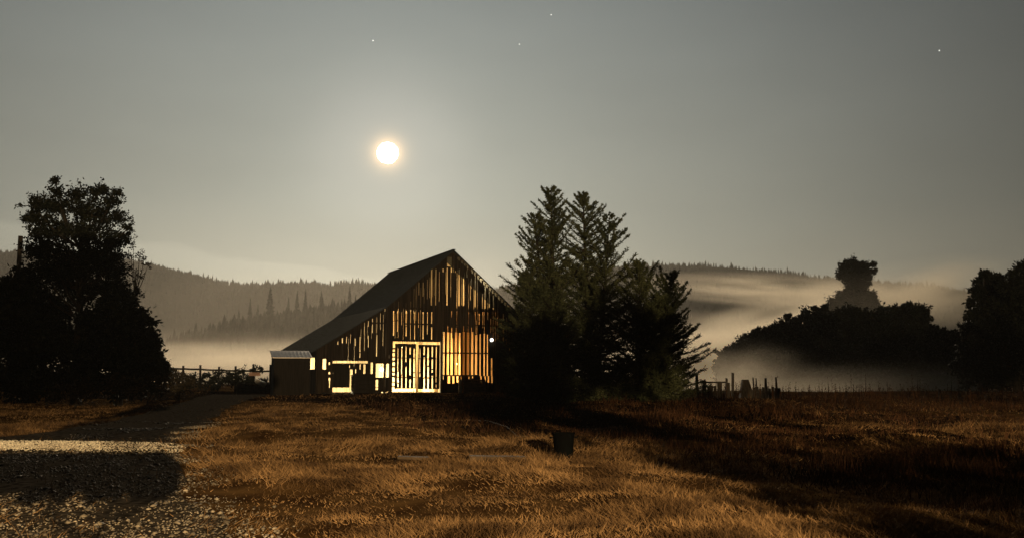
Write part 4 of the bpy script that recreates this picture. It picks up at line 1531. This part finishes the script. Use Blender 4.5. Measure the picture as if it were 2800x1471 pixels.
# tall bare stalks against the mist
r = np.random.default_rng(303)
V = []
n = 420
xd = r.uniform(1700, 2600, n)
Y = r.uniform(44, 60, n)
x = (xd * K - PW / 2) / FPX * Y
z = gz(x, Y)
h = r.uniform(.5, 1.15, n) * np.where(r.random(n) < .15, 1.4, .85)
P = np.stack([x, Y, z], 1)
D = unit(np.stack([r.normal(size=n) * .07, r.normal(size=n) * .07, np.ones(n)], 1))
V.append(leaves(P, D, h, np.full(n, .035), r))
for k in range(9):
    s = r.uniform(.3, 1, n)
    V.append(leaves(P + D * (h * s)[:, None], unit(D * .8 + r.normal(size=(n, 3)) * .5), r.uniform(.06, .16, n), np.full(n, .03), r))
tag(np_mesh('weed_stalks', np.concatenate(V), 4, m_weed), 'tall thin dead stalks standing along the edge of the mist', 'weeds', kind='stuff')

# gravel and pale leaves scattered over the drive
m_stone = mat('pale_gravel', (0.30, 0.25, 0.18), (0.08, 0.065, 0.045), scale=1.5, rough=.8, island=.6)
r = np.random.default_rng(304)
n = 34000
y = 6.5 * (30 / 6.5) ** (r.random(n) ** 1.15)
l_, r_ = drive_edges(y)
x = l_ + (r_ - l_) * r.random(n) ** .8 + np.abs(r.normal(size=n)) * .42
keep = (vnoise(x * 1.3, y * .9, 41) + .3 * r.random(n) > .50 + .35 * smooth(18, 19.5, y))
x, y = x[keep], y[keep]
n = len(x)
s = r.uniform(.005, .017, n) * (.7 + .03 * y) * np.where(r.random(n) < .06, 2.3, 1.0)
ang_ = r.uniform(0, 6.28, n)
st = r.uniform(.7, 1.8, n)
base_ = np.array([[1, 0, 0], [0, 1, 0], [-1, 0, 0], [0, -1, 0], [0, 0, .6], [0, 0, -.6]])
fx = np.array([[0, 1, 4], [1, 2, 4], [2, 3, 4], [3, 0, 4], [1, 0, 5], [2, 1, 5], [3, 2, 5], [0, 3, 5]])
B = base_[None] * (s[:, None, None] * r.uniform(.7, 1.3, (n, 6, 1)))
B[:, :, 0] *= st[:, None]
bx_ = B[:, :, 0] * np.cos(ang_)[:, None] - B[:, :, 1] * np.sin(ang_)[:, None]
by_ = B[:, :, 0] * np.sin(ang_)[:, None] + B[:, :, 1] * np.cos(ang_)[:, None]
V = np.stack([bx_ + x[:, None], by_ + y[:, None], B[:, :, 2] + (gz(x, y) + .025 + s * .2)[:, None]], 2).reshape(-1, 3)
F = (fx[None] + (np.arange(n) * 6)[:, None, None]).reshape(-1, 3)
tag(np_mesh('gravel', V, 3, m_stone, idx=F), 'stones scattered over the dark gravel drive', 'gravel', kind='stuff')
m_crest = mat('strip_light_chips', (0.78, 0.72, 0.58), (0.52, 0.46, 0.36), scale=1.5, rough=.8, island=.4)  # pale chips whitened to brighten the strip of lamplight on the drive
n = 9000
x = -6.4 - 9.0 * r.random(n) ** .8
y = 17.78 + .25 * np.sin(x * .35) + r.normal(size=n) * .12
s = r.uniform(.010, .028, n) * np.where(x > -8, .75, 1)
B = base_[None] * (s[:, None, None] * r.uniform(.7, 1.3, (n, 6, 1)))
V = np.stack([B[:, :, 0] + x[:, None], B[:, :, 1] + y[:, None], B[:, :, 2] + (gz(x, y) + .03 + s * .2)[:, None]], 2).reshape(-1, 3)
F = (fx[None] + (np.arange(n) * 6)[:, None, None]).reshape(-1, 3)
tag(np_mesh('stone_chips', V, 3, m_crest, idx=F), 'low bank of stone chips across the gravel drive, whitened for its bright strip of light', 'gravel', kind='stuff')

# ------------------------------------------------------------------ moon and stars
MD = 6000.0
moon_m = emit_mat('bright_moon', (1.0, .80, .56), MOON_RAD)
bm = bmesh.new()
bmesh.ops.create_icosphere(bm, subdivisions=2, radius=MD * math.tan(MOON_R))
me = bpy.data.meshes.new('moon')
bm.to_mesh(me)
bm.free()
mo = link_mesh('moon', me, moon_m, loc=CAM + MOON * MD)
tag(mo, 'brilliant white moon shining above the barn', 'moon')
star_m = emit_mat('starlight', (1, .98, .9), 1.6)
for (x, y, rad, lab) in ((938, 103, 3.6, 'brightest star, above and left of the moon'), (1306, 112, 2.8, 'small star right of the moon below another at the top edge'),
                         (1386, 38, 3.0, 'small star near the top edge, right of the moon'), (2362, 128, 3.2, 'lone star in the upper right corner of the sky')):
    bm = bmesh.new()
    bmesh.ops.create_icosphere(bm, subdivisions=2, radius=rad * MD / 2200 * .42)
    me = bpy.data.meshes.new('star')
    bm.to_mesh(me)
    bm.free()
    o = link_mesh('star', me, star_m, loc=CAM + ray(x * K, y * K).normalized() * MD)
    tag(o, lab, 'star', 'stars in the night sky')

# ------------------------------------------------------------------ yard light of the house behind the viewer, and unseen stand-ins added to shape its shade
LAMP = Vector((9.5, -25.0, 6.0))
yl = empty('yard_lamp', (LAMP.x, LAMP.y, float(gz(LAMP.x, LAMP.y))))
tag(yl, 'warm yard floodlight on a wooden pole behind the viewer', 'lamp')
MB().tube([(0, -.25, 0), (0, -.25, 6.3)], [.13, .10], 10).build('pole', m_fence, yl)
MB().lathe([(.17, -.02), (.19, .1), (.12, .24), (.05, .28)], 16, (0, 0, LAMP.z)).build('shade', m_tub, yl)
MB().lathe([(.01, -.1), (.07, -.06), (.08, 0), (.04, .05)], 14, (0, 0, LAMP.z)).build('bulb', emit_mat('floodlight', (1, .72, .38), 40), yl, smooth=True)
ld = bpy.data.lights.new('floodlight', 'SPOT')
ld.energy = 104000
ld.color = (1.0, .70, .36)
ld.shadow_soft_size = .08
ld.spot_size = R(120)
ld.spot_blend = .6
lo = bpy.data.objects.new('yard_light', ld)
C.objects.link(lo)
lo.parent = yl
lo.location = (0, .05, LAMP.z - float(yl.location.z) - .16)
lo.rotation_euler = (Vector((-.18, 1, -.12))).to_track_quat('-Z', 'Y').to_euler()

# unseen slatted screen, added so its board and slats shape the drive's shade
scr = empty('standin_screen', (-12, -2, 0))
tag(scr, 'tall stand-in screen of posts, one broad board and fine slats behind the viewer, added to cast shade', 'screen')
XE = .75 + 12
MB().box(-14, XE, -.02, .02, 2.2, 2.70).build('board', m_fence, scr)
mb = MB()
z = 2.86
while z < 6.6:
    mb.box(-14, XE, -.008, .008, z, z + (.017 if z < 3.0 else .008 if z < 3.85 else .022))
    z += .026
mb.build('slat', m_fence, scr)
for x in (-14, -7, 0, 7):
    MB().box(x, x + .06, -.05, -.022, 0, 6.7).build('post', m_fence, scr)
bY = Vector((.9, -2.1, 0))  # stand-in leaf mass, laid out so its shadow darkens the track
vine_foot = Vector((-.6, 0, 0))
lst = []
for z in np.arange(3.12, 4.5, .13):
    xa = np.interp(z, [2.95, 3.12, 3.8, 4.16, 4.5], [.35, -.45, .55, 1.35, 2.0])
    xb = np.interp(z, [2.95, 3.12, 3.8, 4.16, 4.5], [.70, .70, 1.40, 2.15, 2.7])
    for x in np.arange(xa, xb + .01, .17):
        lst.append((x - .9, random.uniform(-.08, .08), z + random.uniform(-.03, .03), .13))
for k in range(16):
    lst.append((random.uniform(.55, .80) - .9, .05, random.uniform(2.22, 2.58), .09))
for k in range(14):
    lst.append((random.uniform(-3, .7) - .9, .05, 2.2 + random.uniform(-.03, .02), .06))
lump_tree('standin_vine', 'leafy stand-in vine on the added screen behind the viewer, darkening the track', 'vine', None, bY + vine_foot, [(x + .6, y, z, q_) for (x, y, z, q_) in lst], 400, leaf=.08, per=260, trunk_r=.03)
bY = Vector((10.5, -8, 0))  # unseen stand-in foliage, placed to block the lamp over the lower right
lst = [(x - 10.5, random.uniform(-.5, .5), z, rd) for (x, z, rd) in
       [(6.75, 2.75, .5), (6.8, 2.1, .6), (7.2, 3.2, .5), (7.9, 3.0, .8), (7.9, 2.2, .8), (8.9, 3.0, .75), (8.9, 2.1, .9), (9.9, 2.9, .8), (10.0, 2.0, .9), (11, 2.9, .8), (11.2, 2.0, .9), (12.2, 2.9, .8), (12.3, 2., .9), (13.3, 2.8, .8), (8.3, 1.3, .9), (10.5, 1.2, .9), (12.6, 1.2, .9), (14, 2.0, .9)]]
lump_tree('standin_shrub', 'added shade-casting shrub behind the viewer on the right', 'bush', None, bY, lst, 401, leaf=.16, per=75, trunk_r=.08)
bY = Vector((8.6, -8.4, 0))  # unseen stand-in crown, shaped to cut the lamplight further right
lst = [(x - 8.6, random.uniform(-.6, .6), z, rd) for (x, z, rd) in
       [(6.75, 4.3, .65), (6.6, 4.9, .6), (7.6, 4.4, .7), (7.5, 5.1, .6), (8.3, 4.9, .7), (8.6, 5.2, .6), (9.5, 4.95, .75), (9.8, 5.7, .9), (10.8, 5.0, .75), (11, 5.8, .9), (12.0, 5.1, .8), (12.4, 5.8, .9), (13.4, 5.2, .9), (14.6, 5.1, .9), (7.3, 3.9, .45)]]
lump_tree('standin_tree', 'spreading stand-in tree behind the viewer on the right, added to cast shade', 'tree', None, bY, lst, 402, leaf=.16, per=85, trunk_r=.16)

# ------------------------------------------------------------------ mist and haze
def mist(name, c, rad, dens, rot=(0, 0, 0), seed=0, aniso=.55, noise=2.0, amt=.55, power=1.2, label=''):
    bm = bmesh.new()
    bmesh.ops.create_icosphere(bm, subdivisions=3, radius=1.0)
    me = bpy.data.meshes.new(name)
    bm.to_mesh(me)
    bm.free()
    o = link_mesh(name, me, volume_mat('mist_vapour', (.97, .88, .72), dens, aniso, True, noise, amt, power), loc=c)
    o.scale = rad
    o.rotation_euler = rot
    tag(o, label, 'mist', 'banks of mist', 'stuff')
    return o


def mpx(x, y, Y):
    return dat(x, y, Y)


mist('mist', mpx(560, 925, 150), (52, 42, 7.0), .13, power=1.9,  label='bright low mist behind the rail fence')
mist('mist', mpx(2010, 985, 92), (66, 15, 4.6), .18, power=3.4,  label='low mist over the field in front of the far grove')
mist('mist', mpx(1845, 945, 103), (13, 8, 5), .15, power=2, label='small wisp of mist before the left tip of the far grove')
mist('mist', mpx(1770, 925, 165), (34, 34, 11), .42, power=1.6, label='thick mist behind the corral gate')
mist('mist', mpx(1980, 850, 620), (175, 90, 36), .085, amt=.62, power=1.5, rot=(0, R(-17), 0), noise=2.6, label='broad slanting bank of mist between the far grove and the hill')
mist('mist', mpx(2010, 738, 1050), (220, 110, 20), .030, amt=.62, rot=(0, R(4), 0), noise=2.6, label='thin upper band of mist on the hill face')
mist('mist', mpx(2350, 800, 760), (130, 100, 36), .004, rot=(0, R(14), 0), noise=2.2, label='mist drifting over the hill right of the tall pale tree')
mist('mist', mpx(2160, 790, 145), (22, 14, 11), .010, rot=(0, 0, 0), noise=2.0, label='veil of mist in front of the tall pale tree')

x0, x1, y0, y1, z0, z1 = -2700, 2700, -65, 2700, -4, 290
mist('mist', (-330, 1150, 40), (760, 330, 190), .00022, noise=1.2, amt=.2, power=.7, label='grey mist filling the valley between the near strip of forest and the hill')
mist('mist', (-130, 620, 10), (330, 180, 62), .0009, noise=1.2, amt=.2, power=.7, label='grey mist in front of the near strip of forest')
mist('mist', (620, 1150, 40), (560, 330, 190), .0003, noise=1.2, amt=.2, power=.7, label='grey mist before the long rounded hill')
hb = MB().box(x0, x1, y0, y1, z0, z1).build('haze', volume_mat('thin_haze', (.93, .92, .86), .00008, .5))
tag(hb, 'thin night haze lying over the whole valley', 'haze', kind='stuff')
